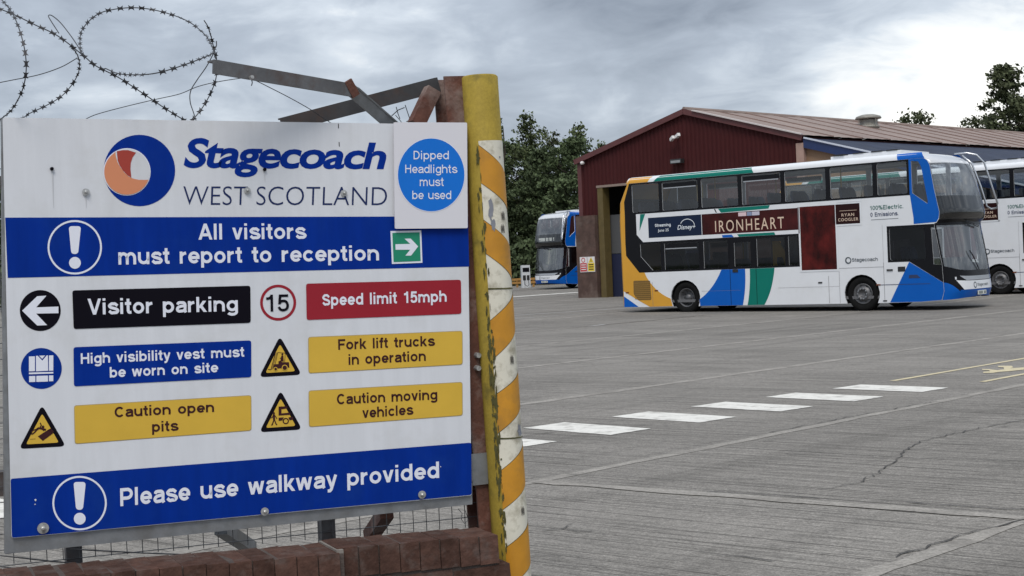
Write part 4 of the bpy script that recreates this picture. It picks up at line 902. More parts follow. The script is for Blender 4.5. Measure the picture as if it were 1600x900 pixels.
def tree(kind, loc, label, group, rot=0.0, sc=1.0, name='leafy_tree'):
    if kind not in TREES:
        seed, h, w, shape, nc, nl, ls, lm_, base = {'pine': (3, 13.2, 1.3, 'pine', 110, 42, .13, LFA, .22), 'birch': (5, 13.2, 3.0, 'spire', 200, 40, .15, LFB, .10), 'birch2': (29, 13.0, 2.8, 'spire', 180, 40, .15, LFC, .10), 'broad': (8, 11.5, 4.2, 'round', 300, 60, .17, LFA, .05), 'oak': (11, 12.5, 4.0, 'round', 170, 46, .17, LFC, .10), 'tall': (17, 15.0, 5.6, 'spire', 330, 50, .18, LFC, .2)}[kind]
        V, F, limbs = crown_mesh(seed, h, w, shape, nc, nl, ls, base)
        tr = MB(); hh = h * (.8 if shape == 'round' else .95)
        rs = random.Random(seed); tr.tube([(rs.uniform(-.08, .08) * i, rs.uniform(-.08, .08) * i, hh * i / 6) for i in range(7)], [.26 * (1 - i / 6.3) + .02 for i in range(7)], 8)
        for l in rs.sample(limbs, min(45, len(limbs))):
            z = max(.8, l.z - l.xy.length * .55); tr.tube([(0, 0, z), (l.x * .5, l.y * .5, z + (l.z - z) * .4), tuple(l)], [.07, .045, .015], 5)
        TREES[kind] = (mesh('crown', V, F, lm_), mesh('trunk', tr.V, tr.F, barkm))
    t = empty(name, loc, rot); t.scale = (sc, sc, sc); tag(t, label, 'tree', group)
    add('crown', TREES[kind][0], t); add('trunk', TREES[kind][1], t); return t
def tpos(px, Y): p = at(px, 420, Y); return (p.x, p.y, rise(Y) - .1)
GL, GR = 'trees along the left boundary', 'trees behind the hall roof'
tree('pine', tpos(789, 97), 'slim dark pine just right of the striped post', GL, .3, .88, 'pine_tree')
tree('birch', tpos(833, 99), 'tallest tree of the left boundary, pointed loose crown above the far bus', GL, 1.1, .90, 'birch_tree')
tree('birch2', tpos(872, 103), 'pointed tree between the tallest left tree and the hall', GL, 2.7, .84, 'birch_tree')
tree('birch', tpos(912, 100), 'tree crown rising right behind the left hall corner', GL, 4.0, .84, 'birch_tree')
tree('broad', tpos(812, 104), 'dense dark broad tree behind the charging post', GL, .5, .90)
tree('broad', tpos(858, 96), 'dense dark broad tree directly behind the far bus', GL, 1.9, .80)
tree('broad', tpos(902, 94), 'dense dark broad tree whose foliage touches the hall corner', GL, 3.2, .84)
tree('broad', tpos(772, 100), 'dense dark broad tree mostly hidden by the striped post', GL, 5.2, .84)
for i, (px, Y, s_) in enumerate(((715, 104, .9), (650, 100, .8), (575, 106, .95), (500, 101, .85), (425, 107, .9), (345, 102, .85), (260, 105, .9), (170, 100, .8), (80, 104, .9), (-20, 101, .85), (950, 118, .85), (1000, 124, .8))):
    tree(('broad', 'birch', 'oak')[i % 3], tpos(px, Y), 'boundary tree hidden behind the sign or the hall', 'boundary trees out of sight', i * 1.3, s_)
tree('oak', tpos(1440, 115), 'small rounded tree top showing over the middle of the hall ridge', GR, .4, 1.01)
tree('tall', tpos(1583, 118), 'tall pale leafed tree at the right edge above the roof', GR, 2.0, 1.09)
tree('oak', tpos(1535, 122), 'low tree top just over the ridge left of the tall right tree', GR, 3.3, 1.02)
tree('oak', tpos(1612, 126), 'dense tree filling the right edge behind the tall one', GR, 5.1, 1.18)
tree('oak', tpos(1396, 126), 'faint tip of foliage on the ridge beside the ventilator', GR, 1.2, 1.02)
# dark hedge along the boundary, one mass
rs = random.Random(9); V = []; F = []
for i in range(9000):
    x = rs.uniform(-45, 12); y = 92 + rs.uniform(-.8, .8); z = rise(92) + rs.random() ** .8 * (2.6 + .5 * math.sin(x * 1.3)); p = Vector((x, y, z))
    n = Vector((rs.gauss(0, 1), rs.gauss(0, 1), rs.gauss(0, 1))).normalized(); t = n.orthogonal().normalized(); b_ = n.cross(t); s = rs.uniform(.1, .22); k = len(V)
    V += [p + t * s, p + b_ * s * .7, p - t * s, p - b_ * s * .7]; F.append((k, k + 1, k + 2, k + 3))
tag(add('hedge', mesh('hedge', V, F, LFA)), 'dark undergrowth along the far left boundary', 'hedge', kind='stuff')

# ------------------------------------------------------------------ gate: wall, fence, posts
SM = 0.47; sa = math.atan(SM); SP = Vector((0, 5.256, 0)); SN = Vector((SM, -1, 0)).normalized(); SH = Vector((1, SM, 0)).normalized()
def S(x, y, off=0.0):                               # photograph point -> (along, height) on the sign plane; off = metres towards the gate's outside
    q = on_plane(x, y, SP + SN * off, SN); return ((q - SP).dot(SH), q.z)
def gate_root(name, s=0.0, z=0.0): return empty(name, SP + SH * s + Vector((0, 0, z)), sa)
# local axes at the gate: x along the fence, y away from the viewer, z up
wall = tag(gate_root('brick_wall'), 'low dark red brick wall with brick-on-edge coping under the sign', 'wall')
def wtop(s): return .672 - .045 * (s + .12)
rs = random.Random(21)
def brick(x0, x1, y0, y1, z0, z1, tilt=0.0):
    e = .0022; j = lambda: rs.uniform(-.0018, .0018)
    V = [(x0 + e + j(), y0 + j(), z0 + e), (x1 - e + j(), y0 + j(), z0 + e), (x1 - e + j(), y1, z0 + e), (x0 + e + j(), y1, z0 + e),
         (x0 + e + j(), y0 + .004 + j(), z1 - e + j()), (x1 - e + j(), y0 + .004 + j(), z1 - e + j()), (x1 - e + j(), y1, z1 - e + j()), (x0 + e + j(), y1, z1 - e + j())]
    add('brick', mesh('brick', V, [(0, 3, 2, 1), (4, 5, 6, 7), (0, 1, 5, 4), (1, 2, 6, 5), (2, 3, 7, 6), (3, 0, 4, 7)], brickm), wall)
EDGE = -.76
s = -.172
while s > -3.4:                                     # coping: headers on edge; left of the break they sit 1 cm lower and 3 cm proud
    lo = s <= EDGE + .03
    if lo and s > EDGE - .01: s = EDGE - .02
    x0 = s - .0755; d = (.012, .03) if lo else (0, 0); zt = wtop(s) - d[0]
    brick(x0, s, -.165 - d[1], .03, zt - .104, zt, 0); s = x0
for c in range(7):                                  # stretcher courses below
    off = .112 * (c % 2); s = -.128
    while s > -3.4:
        x0 = s - .2245 if s < -.14 else s - .2245 + off
        zt = wtop((s + x0) / 2) - .112 - c * .075 - (.012 if s < EDGE else 0)
        if zt > .0: brick(x0, s, -.163 - (.03 if s < EDGE else 0), .03, max(zt - .067, -.02), zt)
        s = x0
for x0, x1, y0, dz in ((EDGE, -.178, -.156, .006), (-3.4, EDGE - .001, -.186, .018)):
    V = [(x0, y0, -.05), (x1, y0, -.05), (x1, .022, -.05), (x0, .022, -.05), (x0, y0, wtop(x0) - dz), (x1, y0, wtop(x1) - dz), (x1, .022, wtop(x1) - dz), (x0, .022, wtop(x0) - dz)]
    add('mortar_core', mesh('mortar_core', V, [(0, 3, 2, 1), (4, 5, 6, 7), (0, 1, 5, 4), (1, 2, 6, 5), (2, 3, 7, 6), (3, 0, 4, 7)], mortar), wall)
V = [(EDGE - .022, -.178, wtop(EDGE) - .13), (EDGE + .002, -.178, wtop(EDGE) - .13), (EDGE + .002, .025, wtop(EDGE) - .13), (EDGE - .022, .025, wtop(EDGE) - .13)]
V += [(x, y, wtop(EDGE) - .006) for x, y, z in V[:4]]
add('mortar_joint', mesh('mortar_joint', V, [(4, 5, 6, 7), (0, 1, 5, 4), (1, 2, 6, 5), (2, 3, 7, 6), (3, 0, 4, 7)], mat('pale_mortar', (0.20, 0.18, 0.16), 0.95, var=.2, vscale=30)), wall)

fence = tag(gate_root('mesh_fence'), 'grey welded mesh fence with steel posts standing on the brick wall', 'fence')
mb = MB(); fy = .13
x = -3.4
while x < -.10: mb.tube([(x, fy, wtop(x) - .02), (x, fy, 2.05)], .0016, 4); x += .052
z = .66
while z < 2.05: mb.tube([(-3.4, fy - .003, z + .04), (-.10, fy - .003, z - .02)], .0016, 4); z += .052
mb.make('wire_mesh', mat('mesh_wire', (0.16, 0.16, 0.165), 0.5, 0.5), fence)
def S2(x, y, o): s_, z_ = S(x, y, -o); return (s_, o, z_)
for px in (114, 511):
    a = S2(px, 860, fy + .04); po = MB().box((a[0] - .026, fy + .01, .55), (a[0] + .026, fy + .06, 2.05)).make('post', steeld, fence)
MB().bar(S2(345, 825, .22), S2(392, 856, .75), .045, .045).make('brace', steel, fence)
MB().bar(S2(604, 800, .20), S2(578, 838, .55), .05, .05).make('brace', rust, fence)
MB().box((-3.4, fy + .005, .95), (-1.80, fy + .045, 1.03)).make('rail', steeld, fence)
MB().box((-3.4, fy + .012, 1.96), (-.15, fy + .05, 2.0)).make('rail', steeld, fence)
MW = mat('mesh_wire', (0.16, 0.16, 0.165), 0.5, 0.5)
for a, b_ in (((0, 868), (160, 884)), ((0, 885), (70, 893)), ((110, 858), (330, 868))): MB().tube([S2(*a, fy - .02), S2((a[0] + b_[0]) / 2, (a[1] + b_[1]) / 2 + 1, fy - .02), S2(*b_, fy - .02)], .0025, 5).make('tie_wire', MW, fence)
MB().tube([S2(x, y, .10) for x, y in ((716, 795), (722, 802), (721, 812), (726, 818), (732, 812), (727, 798))], .0015, 4).make('tie_wire', MW, fence)

# rusty H column with knee brace
colm = tag(gate_root('rusty_gate_column'), 'rusty brown steel column with peeling white paint behind the sign edge', 'column')
ct, cb = S2(703, 122, .09), S2(764, 900, .09); w_ = .092
mb = MB(); ax = Vector(ct) - Vector(cb); 
cb = tuple(Vector(cb) - ax * .30)
for o1, o2, ww, dd in ((0, -.05, w_, .010), (0, .05, w_, .010), (0, 0, .010, .09)): mb.bar((cb[0] + o1, cb[1] + o2, cb[2]), (ct[0] + o1, ct[1] + o2, ct[2]), ww, dd, (0, 1, 0))
mb.make('shaft', rust, colm)
MB().bar(S2(650, 195, .12), S2(676, 140, .12), .055, .05, (0, 1, 0)).make('knee_brace', rust, colm)
MB().box((S2(750, 735, .03)[0] - .035, .022, S2(750, 757, .03)[1 + 1]), (S2(750, 735, .03)[0] + .028, .032, S2(750, 708, .03)[2])).make('bracket', steel, colm)
for yy in (555, 575): a = S2(745, yy, .03); MB().lathe([(.0, -.02), (.010, -.02), (.012, .03)], 8, 'y', (a[0], a[1], a[2])).make('bolt', boltm, colm)

# yellow post with hazard sheet
pt, pb = at(749, 119, 5.24), at(801, 900, 5.24)
pax = (pt - pb).normalized(); pb2 = pb - pax * ((pb.z + .05) / pax.z); plen = (pt - pb2).length
post = tag(empty('striped_gate_post', pb2), 'yellow steel gate post wrapped in orange and white hazard stripes', 'post')
post.rotation_euler = pax.to_track_quat('Z', 'Y').to_euler(); post.rotation_mode = 'QUATERNION'; post.rotation_quaternion = pax.to_track_quat('Z', 'Y')
bpy.context.view_layer.update(); PM = post.matrix_world.inverted()
pr_ = .068
MB().lathe([(.0, plen - .004), (pr_ - .006, plen), (pr_, plen - .006), (pr_, plen * .5), (pr_, 0)], 40, 'z').make('tube', yellowp, post, True)
def hgt(px, py): return (PM @ at(px, py, 5.24)).z
vdir = PM.to_3x3() @ Vector((0, -1, 0)); a_front = math.atan2(vdir.y, vdir.x)
def ang(u): return a_front + math.asin(max(-1, min(1, u)))     # u = -1 left silhouette .. 1 right silhouette
A0, A1 = a_front - .27, a_front + 2.2
def stripe(l0, l1, r0, r1):
    wrap_strip(mat('stripe_edge_grime', (0.10, 0.07, 0.02), 0.9), HL(l0 + 1.1), HL(l1 - 1.1), HR(r0 + 1.1), HR(r1 - 1.1), pr_ + .0020, 'stripe_edge')
    wrap_strip(hazo, HL(l0), HL(l1), HR(r0), HR(r1), pr_ + .0027)
def wrap_strip(m, hl0, hl1, hr0, hr1, rad, name='hazard_stripe', a0=None, a1=None):
    # heights at the sheet's left edge (hl) and at the post's right silhouette (hr), bands run on round the back
    rows = []; aR = a_front + 1.45; a0 = A0 if a0 is None else a0; a1 = A1 if a1 is None else a1; n = 20
    for i in range(n + 1):
        a = a0 + (a1 - a0) * i / n; f = (a - A0) / (aR - A0)
        lo, hi = hl0 + (hr0 - hl0) * f, hl1 + (hr1 - hl1) * f
        lo, hi = max(lo, LIM[0]), min(hi, LIM[1])
        if hi < lo: hi = lo
        rows.append([(rad * math.cos(a), rad * math.sin(a), lo), (rad * math.cos(a), rad * math.sin(a), hi)])
    return MB().grid(rows).make(name, m, post, True)
top, seam = hgt(760, 222), hgt(780, 450)
LIM = (seam, top)
HL = lambda y: hgt(757, y); HR = lambda y: hgt(795, y)
wrap_strip(hazw, -9, 9, -9, 9, pr_ + .0015, 'hazard_sheet')
for l0, l1, r0, r1 in ((287, 229, 326, 271), (396, 345, 436, 385)): stripe(l0, l1, r0, r1)
LIM = (0.05, seam - .002)
wrap_strip(hazw, -9, 9, -9, 9, pr_ + .0015, 'hazard_sheet')
for l0, l1, r0, r1 in ((560, 501, 517, 460), (675, 616, 637, 583), (793, 734, 757, 696), (912, 853, 880, 818)): stripe(l0, l1, r0, r1)
rs = random.Random(2)
LIM = (-1, 9)
for sy in (451, 683): wrap_strip(moss, HL(sy + 1.5), HL(sy - 1), HR(sy + 1), HR(sy - .5), pr_ + .0032, 'sheet_seam')
def blotch(au, h, ru, rh, m, seed, rad, nm='scuff'):
    rr = random.Random(seed); n = 14; pts = []
    for i in range(n):
        t = 6.283 * i / n; k = rr.uniform(.45, 1.1); pts.append((au + ru * k * math.cos(t), h + rh * k * math.sin(t)))
    V, F = tess([pts]); add(nm, mesh(nm, [(rad * math.cos(a), rad * math.sin(a), z) for a, z in V], F, m), post)
bare = mat('bare_grey_steel', (0.20, 0.21, 0.24), 0.6)
blotch(a_front + .15, HL(330), .16, .042, bare, 5, pr_ + .0038); blotch(a_front + .22, HL(352), .13, .03, bare, 6, pr_ + .0038)
blotch(a_front + 1.05, HR(672), .28, .035, bare, 7, pr_ + .0038); blotch(a_front + .9, HR(246), .07, .006, bare, 8, pr_ + .0038)
for i in range(170):                                 # grime along the torn left edge of the sheet
    yy = rs.uniform(230, 860) if i % 2 else rs.gauss(650, 90); blotch(A0 + rs.uniform(-.22, .10), hgt(760 + (yy - 230) * .06, yy), rs.uniform(.015, .09), rs.uniform(.004, .03), moss, 20 + i, pr_ + .004)
inkm = mat('sheet_ink', (0.04, 0.035, 0.03), 0.6)
for px_, yy in ((1.0, 338), (.95, 562), (1.02, 797), (.9, 358)):
    mb = MB()
    for k in range(5):
        a = a_front + px_ * .85 - .12 + .05 * k; h0 = HR(yy) + .006 * (k % 2)
        mb.raw([((pr_ + .0042) * math.cos(q), (pr_ + .0042) * math.sin(q), h) for q, h in ((a, h0 - .014), (a + .035, h0 - .014), (a + .035, h0 + .012), (a, h0 + .012))], [(0, 1, 2, 3)])
    mb.make('maker_mark', inkm, post)

# fence outriggers
o1 = tag(gate_root('bent_outrigger'), 'bent grey steel outrigger arm pointing left over the sign', 'bracket')
k0, k1, k2 = S2(612, 196, .10), S2(549, 141, -.02), S2(333, 104, -.22)
MB().bar(k0, k1, .045, .010, (0, 1, 0)).bar((k0[0] + .018, k0[1] + .022, k0[2] + .014), (k1[0] + .018, k1[1] + .022, k1[2] + .014), .006, .045, (0, 1, 0)).make('lower_arm', steel, o1)
MB().bar(k1, k2, .046, .009, (0, 1, 0)).bar((k1[0], k1[1] + .022, k1[2] + .021), (k2[0], k2[1] + .022, k2[2] + .021), .006, .045, (0, 1, 0)).make('upper_arm', steeld, o1)
MB().bar(S2(543, 126, -.03), S2(556, 150, -.02), .030, .014, (0, 1, 0)).make('rusty_joint', rust, o1)
a = S2(393, 121, -.19); MB().lathe([(0, -.012), (.006, -.012), (.008, .01)], 8, 'y', a).make('bolt', boltm, o1)
o2 = tag(gate_root('straight_outrigger'), 'dark straight steel angle sloping up to the rusty column', 'bracket')
k0, k1 = S2(440, 196, .42), S2(686, 132, .12)
MB().bar(k0, k1, .055, .010, (0, 1, 0)).bar((k0[0], k0[1] + .025, k0[2] + .026), (k1[0], k1[1] + .025, k1[2] + .026), .006, .05, (0, 1, 0)).make('angle_bar', mat('dark_steel', (0.05, 0.05, 0.053), 0.6, 0.3, var=0.3, vscale=12, dirt=(0.09, 0.05, 0.035), dscale=7, damt=0.6), o2)
mb = MB()
for pts in (((619, 167), (622, 178), (625, 186)), ((633, 164), (640, 185), (642, 190)), ((612, 181), (622, 172), (632, 168)), ((618, 180), (625, 188), (628, 192)), ((635, 190), (645, 186), (650, 184))): MB().tube([S2(x, y, .2) for x, y in pts], .0018, 4).make('loose_wire', wirem, o2)

# razor wire
rz = tag(gate_root('razor_wire'), 'tangled coil of dark razor wire above the sign', 'razor wire')
def spline(pts, n=10):
    out = []; P = [Vector(p) for p in pts]; P = [P[0] * 2 - P[1]] + P + [P[-1] * 2 - P[-2]]
    for i in range(1, len(P) - 2):
        for j in range(n):
            t = j / n; a, b, c, d = P[i - 1:i + 3]
            out.append(0.5 * ((2 * b) + (c - a) * t + (2 * a - 5 * b + 4 * c - d) * t * t + (3 * b - a - 3 * c + d) * t ** 3))
    return out + [P[-2]]
def strand(px, o0, o1, amp, r, barb=True, seed=0):
    rs = random.Random(seed); n = len(px)
    pts = [S2(x, y, o0 + (o1 - o0) * i / (n - 1) + amp * math.sin(math.pi * i / (n - 1))) for i, (x, y) in enumerate(px)]
    path = spline(pts); st = MB().tube(path, r, 5).make('strand', wirem, rz)
    if not barb: return
    V, F = [], []; acc = 0.0
    for a, b in zip(path, path[1:]):
        acc += (b - a).length
        if acc > .0345:
            acc = 0; d = (b - a).normalized(); n_ = d.cross(Vector((rs.gauss(0, .35), 1, rs.gauss(0, .35)))).normalized(); k = len(V); L_, W_ = .0105, .0100
            V += [a - d * L_ - n_ * W_, a - d * .003 - n_ * .0048, a + d * .003 - n_ * .0048, a + d * L_ - n_ * W_, a + d * .008, a + d * L_ + n_ * W_, a + d * .003 + n_ * .0048, a - d * .003 + n_ * .0048, a - d * L_ + n_ * W_, a - d * .008]
            F.append(tuple(k + i for i in range(10)))
    if F: tag(add('barbs', mesh('barbs', V, F, wirem), st), kind='stuff')
strand([(-30, 0), (0, 14), (20, 22), (55, 39), (90, 56), (128, 85), (150, 103), (185, 121), (222, 145), (262, 172), (292, 190), (310, 200)], .1, .05, -.1, .0019, True, 1)
strand([(128, 85), (125, 70), (127, 50), (140, 32), (160, 19), (195, 12.5), (228, 13.5), (262, 21), (295, 34), (318, 52), (328, 66), (336, 85)], .05, -.15, .35, .0019, True, 2)
strand([(165, 107), (185, 115), (212, 117), (240, 115), (268, 108), (300, 97), (325, 87), (336, 81)], .02, -.15, -.3, .0019, True, 3)
strand([(3, 0), (14, 13), (24, 30), (33, 55), (39, 80), (41, 105), (38, 130), (31, 150), (18, 172), (4, 184), (-10, 195)], .1, .2, -.3, .0019, True, 4)
strand([(319, 32), (325, 42), (330, 58), (334, 75), (338, 90), (339, 108), (336, 128), (327, 150), (315, 170), (303, 185), (295, 195)], -.1, .15, .1, .0019, True, 5)
strand([(92, 52), (78, 30), (76, 24), (82, 25), (95, 36), (110, 55), (122, 73), (128, 85)], .25, .1, .2, .0018, False, 6)
strand([(110, 70), (121, 86), (124, 100), (122, 115), (112, 133), (95, 151), (70, 166), (45, 178), (30, 190)], .12, .3, .2, .0018, True, 7)
strand([(-10, 131), (20, 125), (60, 117), (95, 105), (120, 91)], .3, .12, .1, .0016, False, 8)
strand([(333, 85), (322, 105), (308, 125), (298, 142), (297, 158), (302, 175), (307, 190)], .0, .2, .1, .0018, False, 9)
strand([(130, 188), (150, 179), (190, 168), (240, 156), (280, 147), (310, 135), (345, 127), (392, 120)], .3, -.1, .0, .0014, False, 10)
strand([(392, 122), (420, 136), (455, 154), (485, 171), (500, 181), (520, 194)], -.1, .1, .0, .0015, False, 11)
strand([(338, 64), (338, 72), (334, 80), (337, 92)], -.1, -.1, .0, .0018, False, 12)
strand([(391, 118), (394, 128), (393, 134)], -.18, -.18, .0, .0018, False, 13)

# ------------------------------------------------------------------ sign boards
sign = tag(gate_root('site_sign', -.985, .80), 'large white and blue depot sign board with safety notices', 'sign')
OX, OZ = -.985, .80
def sp(x, y): s_, z_ = S(x, y); return (s_ - OX, z_ - OZ)
def film(name, loops, lay, m, parent=None, px=True):
    if px: loops = [[sp(*p) for p in l] for l in loops]
    V, F = tess(loops); return add(name, mesh(name, [(x, -.0008 * lay, z) for x, z in V], F, m), parent or sign)
def films(name, polys, lay, m, parent=None):
    mb = MB()
    for l in polys:
        V, F = tess([[sp(*p) for p in l]]); mb.raw([(x, -.0008 * lay, z) for x, z in V], F)
    return mb.make(name, m, parent or sign)
def stext(body, p0, p1, cap0, cap1, lay, m, parent=None, bold=0.0, shear=0.0, space=1.0):
    V, F = glyphs(body, bold, shear, space) if shear else grotesque(body, .185 if bold > .013 else .15); P = []
    for a, b, *k in V:
        cx = p0[0] + (p1[0] - p0[0]) * a; cy = p0[1] + (p1[1] - p0[1]) * a; cp = cap0 + (cap1 - cap0) * a
        x, z = sp(cx - .02 * b * cp, cy - b * cp); P.append((x, -.0008 * lay - (k[0] if k else 0), z))
    return add('lettering', mesh('lettering', P, F, m), parent or sign)
def circ(x, y, r, n=48): return [(x + r * math.cos(2 * math.pi * i / n), y + r * math.sin(2 * math.pi * i / n)) for i in range(n)]
quad = rounded([sp(4, 183.5), sp(729, 195), sp(737, 774), sp(18, 841)], .008, 3)
V, F = tess([quad]); n = len(V)
add('board', mesh('board', [(x, 0, z) for x, z in V] + [(x, .006, z) for x, z in V], [tuple(f) for f in F] + [tuple(i + n for i in f[::-1]) for f in F] + [(i, (i + 1) % n, n + (i + 1) % n, n + i) for i in range(n)], SW), sign)
# galvanised frame behind the board: bottom rail and left upright show
def F3(x, y, o): s_, z_ = S(x, y, -o); return (s_ - OX, o, z_ - OZ)
lo = [F3(8, 866, .010), F3(738, 788, .010), F3(738, 755, .010), F3(8, 818, .010)]; V = lo + [(x, y + .035, z) for x, y, z in lo]
HEX = [(0, 1, 2, 3), (7, 6, 5, 4), (0, 4, 5, 1), (1, 5, 6, 2), (2, 6, 7, 3), (3, 7, 4, 0)]
add('frame_rail', mesh('frame_rail', V, HEX, steel), sign)
lo = [F3(8, 865, .009), F3(22, 863, .009), F3(12, 186, .009), F3(2, 186, .009)]; V = lo + [(x, y + .035, z) for x, y, z in lo]
add('frame_upright', mesh('frame_upright', V, HEX, steel), sign)
lo = [F3(5, 200, .011), F3(725, 208, .011), F3(725, 235, .011), F3(5, 228, .011)]; V = lo + [(x, y + .03, z) for x, y, z in lo]
add('frame_rail', mesh('frame_rail', V, HEX, steel), sign)
ba_ = film('blue_band', [[(8, 340), (731, 338), (733, 416.5), (12, 434.3)]], 1, SBL)
bb_ = film('blue_band', [rounded([(16.5, 748), (736.2, 691.5), (736.8, 773.2), (18.5, 840.3)], 3, 2)], 1, SBL)
# company roundel and name
film('logo_disc', [circ(217.8, 266.4, 55.8)], 1, SBL)
film('logo_disc', [circ(198.2, 268.6, 37.0)], 2, SWL)
def z3(x, y): return (x / 3.6, 180 + y / 3.6)
inn = circ(198.2, 268.6, 35.6, 60)
film('logo_disc', [inn], 3, SW)
cut = [z3(*p) for p in ((647, 204), (651, 235), (660, 265), (675, 292), (697, 322), (722, 345), (748, 357), (780, 364), (826, 364))]
arcp = [(198.2 + 35.6 * math.cos(a), 268.6 + 35.6 * math.sin(a)) for a in [math.radians(20 + i * 7.45) for i in range(30)]]   # from the lower right round the left to the top
film('logo_crescent', [cut + arcp[::1][0:30]], 4, SSA)
red = [z3(*p) for p in ((656, 203), (690, 197), (720, 197), (764, 211), (745, 238), (735, 268), (733, 300), (735, 325), (738, 351), (715, 337), (690, 311), (672, 283), (661, 255))]
film('logo_crescent', [red], 4, SMR)
stext('Stagecoach', (287, 260.5), (604, 263), 46.5, 41, 1, SBL, None, .026, .20, .93)
stext('WEST SCOTLAND', (287, 320.5), (605, 321), 32, 31, 1, SNV, None, -.012, .06, 1.0)
stext('All visitors', (310, 374.5), (479, 373), 25, 24, 2, SWL, ba_, .018, 0, 1.02)
stext('must report to reception', (185, 413.5), (592, 406.8), 26, 23.5, 2, SWL, ba_, .018, 0, 1.02)
stext('Please use walkway provided', (188, 791), (686, 746.5), 28, 25.5, 2, SWL, bb_, .018, 0, 1.02)
for cx, cy, par, dx in ((116.7, 386.4, ba_, 0), (124.2, 786.0, bb_, 0)):
    film('mandatory_ring', [circ(cx, cy, 42.5), circ(cx, cy, 39.6)], 2, SWL, par)
    film('exclamation_mark', [rounded([(cx - 9.5, cy - 33), (cx + 9.8, cy - 33), (cx + 5.2, cy + 10.5), (cx - 5.4, cy + 10.5)], 5.2, 6)], 2, SWL, par)
    film('exclamation_mark', [circ(cx + .3, cy + 24.3, 9.2, 28)], 2, SWL, par)
def zz(x, y): return (x / 3.1025, 420 + y / 3.1025)
def z6(x, y): return (400 + x / 3.1025, 420 + y / 3.1025)
def panel(pts, m, edge=None):
    if edge: film('panel_edge', [rounded(pts, 4, 3)], 1, edge)
    c = Vector((sum(p[0] for p in pts) / 4, sum(p[1] for p in pts) / 4))
    return film('notice_panel', [rounded([(p[0] + (1.0 if p[0] < c.x else -1.0) * (1 if edge else 0), p[1] + (1.0 if p[1] < c.y else -1.0) * (1 if edge else 0)) for p in pts], 4, 3)], 2, m)
SYE = mat('sign_yellow_edge', (0.42, 0.32, 0.14), 0.5)
pv = panel([(112.8, 453.8), (391, 446.4), (391.6, 504.4), (115, 514.1)], SBK)
stext('Visitor parking', (137, 491.8), (371.5, 486), 25, 23, 3, SWL, pv, .016, 0, 1.05)
ph = panel([(114.7, 542.5), (392.3, 531.8), (392.6, 589.2), (115.4, 603.7)], SBL)
stext('High visibility vest must', (126.3, 568.5), (381.5, 557.2), 16.5, 15.5, 3, SWL, ph, .014, 0, 1.05); stext('be worn on site', (171.5, 590), (340.8, 581.4), 16.5, 15.5, 3, SWL, ph, .014, 0, 1.05)
pc = panel([(115.4, 633.4), (392.6, 617.3), (393, 673), (116.7, 694)], SYL, SYE)
stext('Caution open', (179, 652.2), (334.3, 643.5), 16.5, 15.8, 3, SBR, pc, .014, 0, 1.05); stext('pits', (237.5, 675), (279, 672.5), 16.5, 16, 3, SBR, pc, .014, 0, 1.05)
pr2 = panel([(478, 443.2), (720, 437), (720.7, 490.3), (479, 500)], SRD)
stext('Speed limit 15mph', (503.5, 478), (697.5, 471.3), 18.5, 17.5, 3, SWL, pr2, .014, 0, 1.05)
pf = panel([(481.2, 526.4), (722.6, 516.7), (723, 569.9), (481.9, 583.7)], SYL, SYE)
stext('Fork lift trucks', (528.3, 546.6), (679.6, 540.2), 16.5, 15.8, 3, SBR, pf, .014, 0, 1.05); stext('in operation', (544.5, 570), (665, 563.6), 16.5, 15.8, 3, SBR, pf, .014, 0, 1.05)
pm = panel([(481.9, 610.2), (722.6, 596.6), (723, 649.5), (482.5, 667.5)], SYL, SYE)
stext('Caution moving', (526.3, 632), (683, 624), 16.5, 15.8, 3, SBR, pm, .014, 0, 1.05); stext('vehicles', (566, 653.2), (645.8, 647.5), 16.5, 15.8, 3, SBR, pm, .014, 0, 1.05)
ar = film('arrow_disc', [circ(62.9, 485.2, 32.0)], 1, SBK)
film('arrow', [[zz(*p) for p in ((283, 183), (175, 187), (225, 130), (180, 133), (107, 203), (180, 275), (228, 273), (175, 217), (283, 215))]], 2, SWL, ar)
ve = film('vest_disc', [circ(64.5, 575.7, 32.0)], 1, SBL)
def q4(x0, y0, x1, y1): return [zz(x0, y0), zz(x1, y0 - .03 * (x1 - x0)), zz(x1, y1 - .03 * (x1 - x0)), zz(x0, y1)]
films('vest_pictogram', [q4(140, 425, 169, 497), q4(237, 420, 258, 494), q4(141, 520, 171, 549), q4(237, 517, 258, 545), q4(176, 519, 232, 548), q4(140, 503, 258, 511),
      [zz(174, 422), zz(182, 421), zz(205, 445), zz(226, 420), zz(232, 419), zz(233, 494), zz(174, 497)], [zz(189, 421), zz(219, 420), zz(204, 436)]], 2, SWL, ve)
rg = film('speed_ring', [circ(434.5, 472.9, 28.2), circ(434.5, 472.9, 23.9)], 1, SRD)
stext('15', (416, 487), (451.5, 486.3), 26.5, 26.5, 2, SBK, rg, .012, 0, 1.0)
def tri(pts):
    t = film('warning_triangle', [rounded(pts, 9, 5)], 1, SBK); c = Vector((sum(p[0] for p in pts) / 3, sum(p[1] for p in pts) / 3 + 0.5))
    film('triangle_field', [rounded([tuple(c + (Vector(p) - c) * .70) for p in pts], 4, 3)], 2, SYL, t); return t
def T6(x, y): return (400 + x / 5.625, 520 + y / 5.625)
tf = tri([(437.2, 525), (404.5, 589.5), (471.5, 585.5)])
pol = [[T6(*p) for p in ((150, 302), (158, 276), (196, 274), (196, 250), (214, 244), (226, 258), (288, 258), (292, 304), (150, 318))], [T6(*p) for p in ((222, 200), (238, 200), (242, 252), (212, 252), (216, 225))], circ(*T6(230, 189), 1.6, 12)]
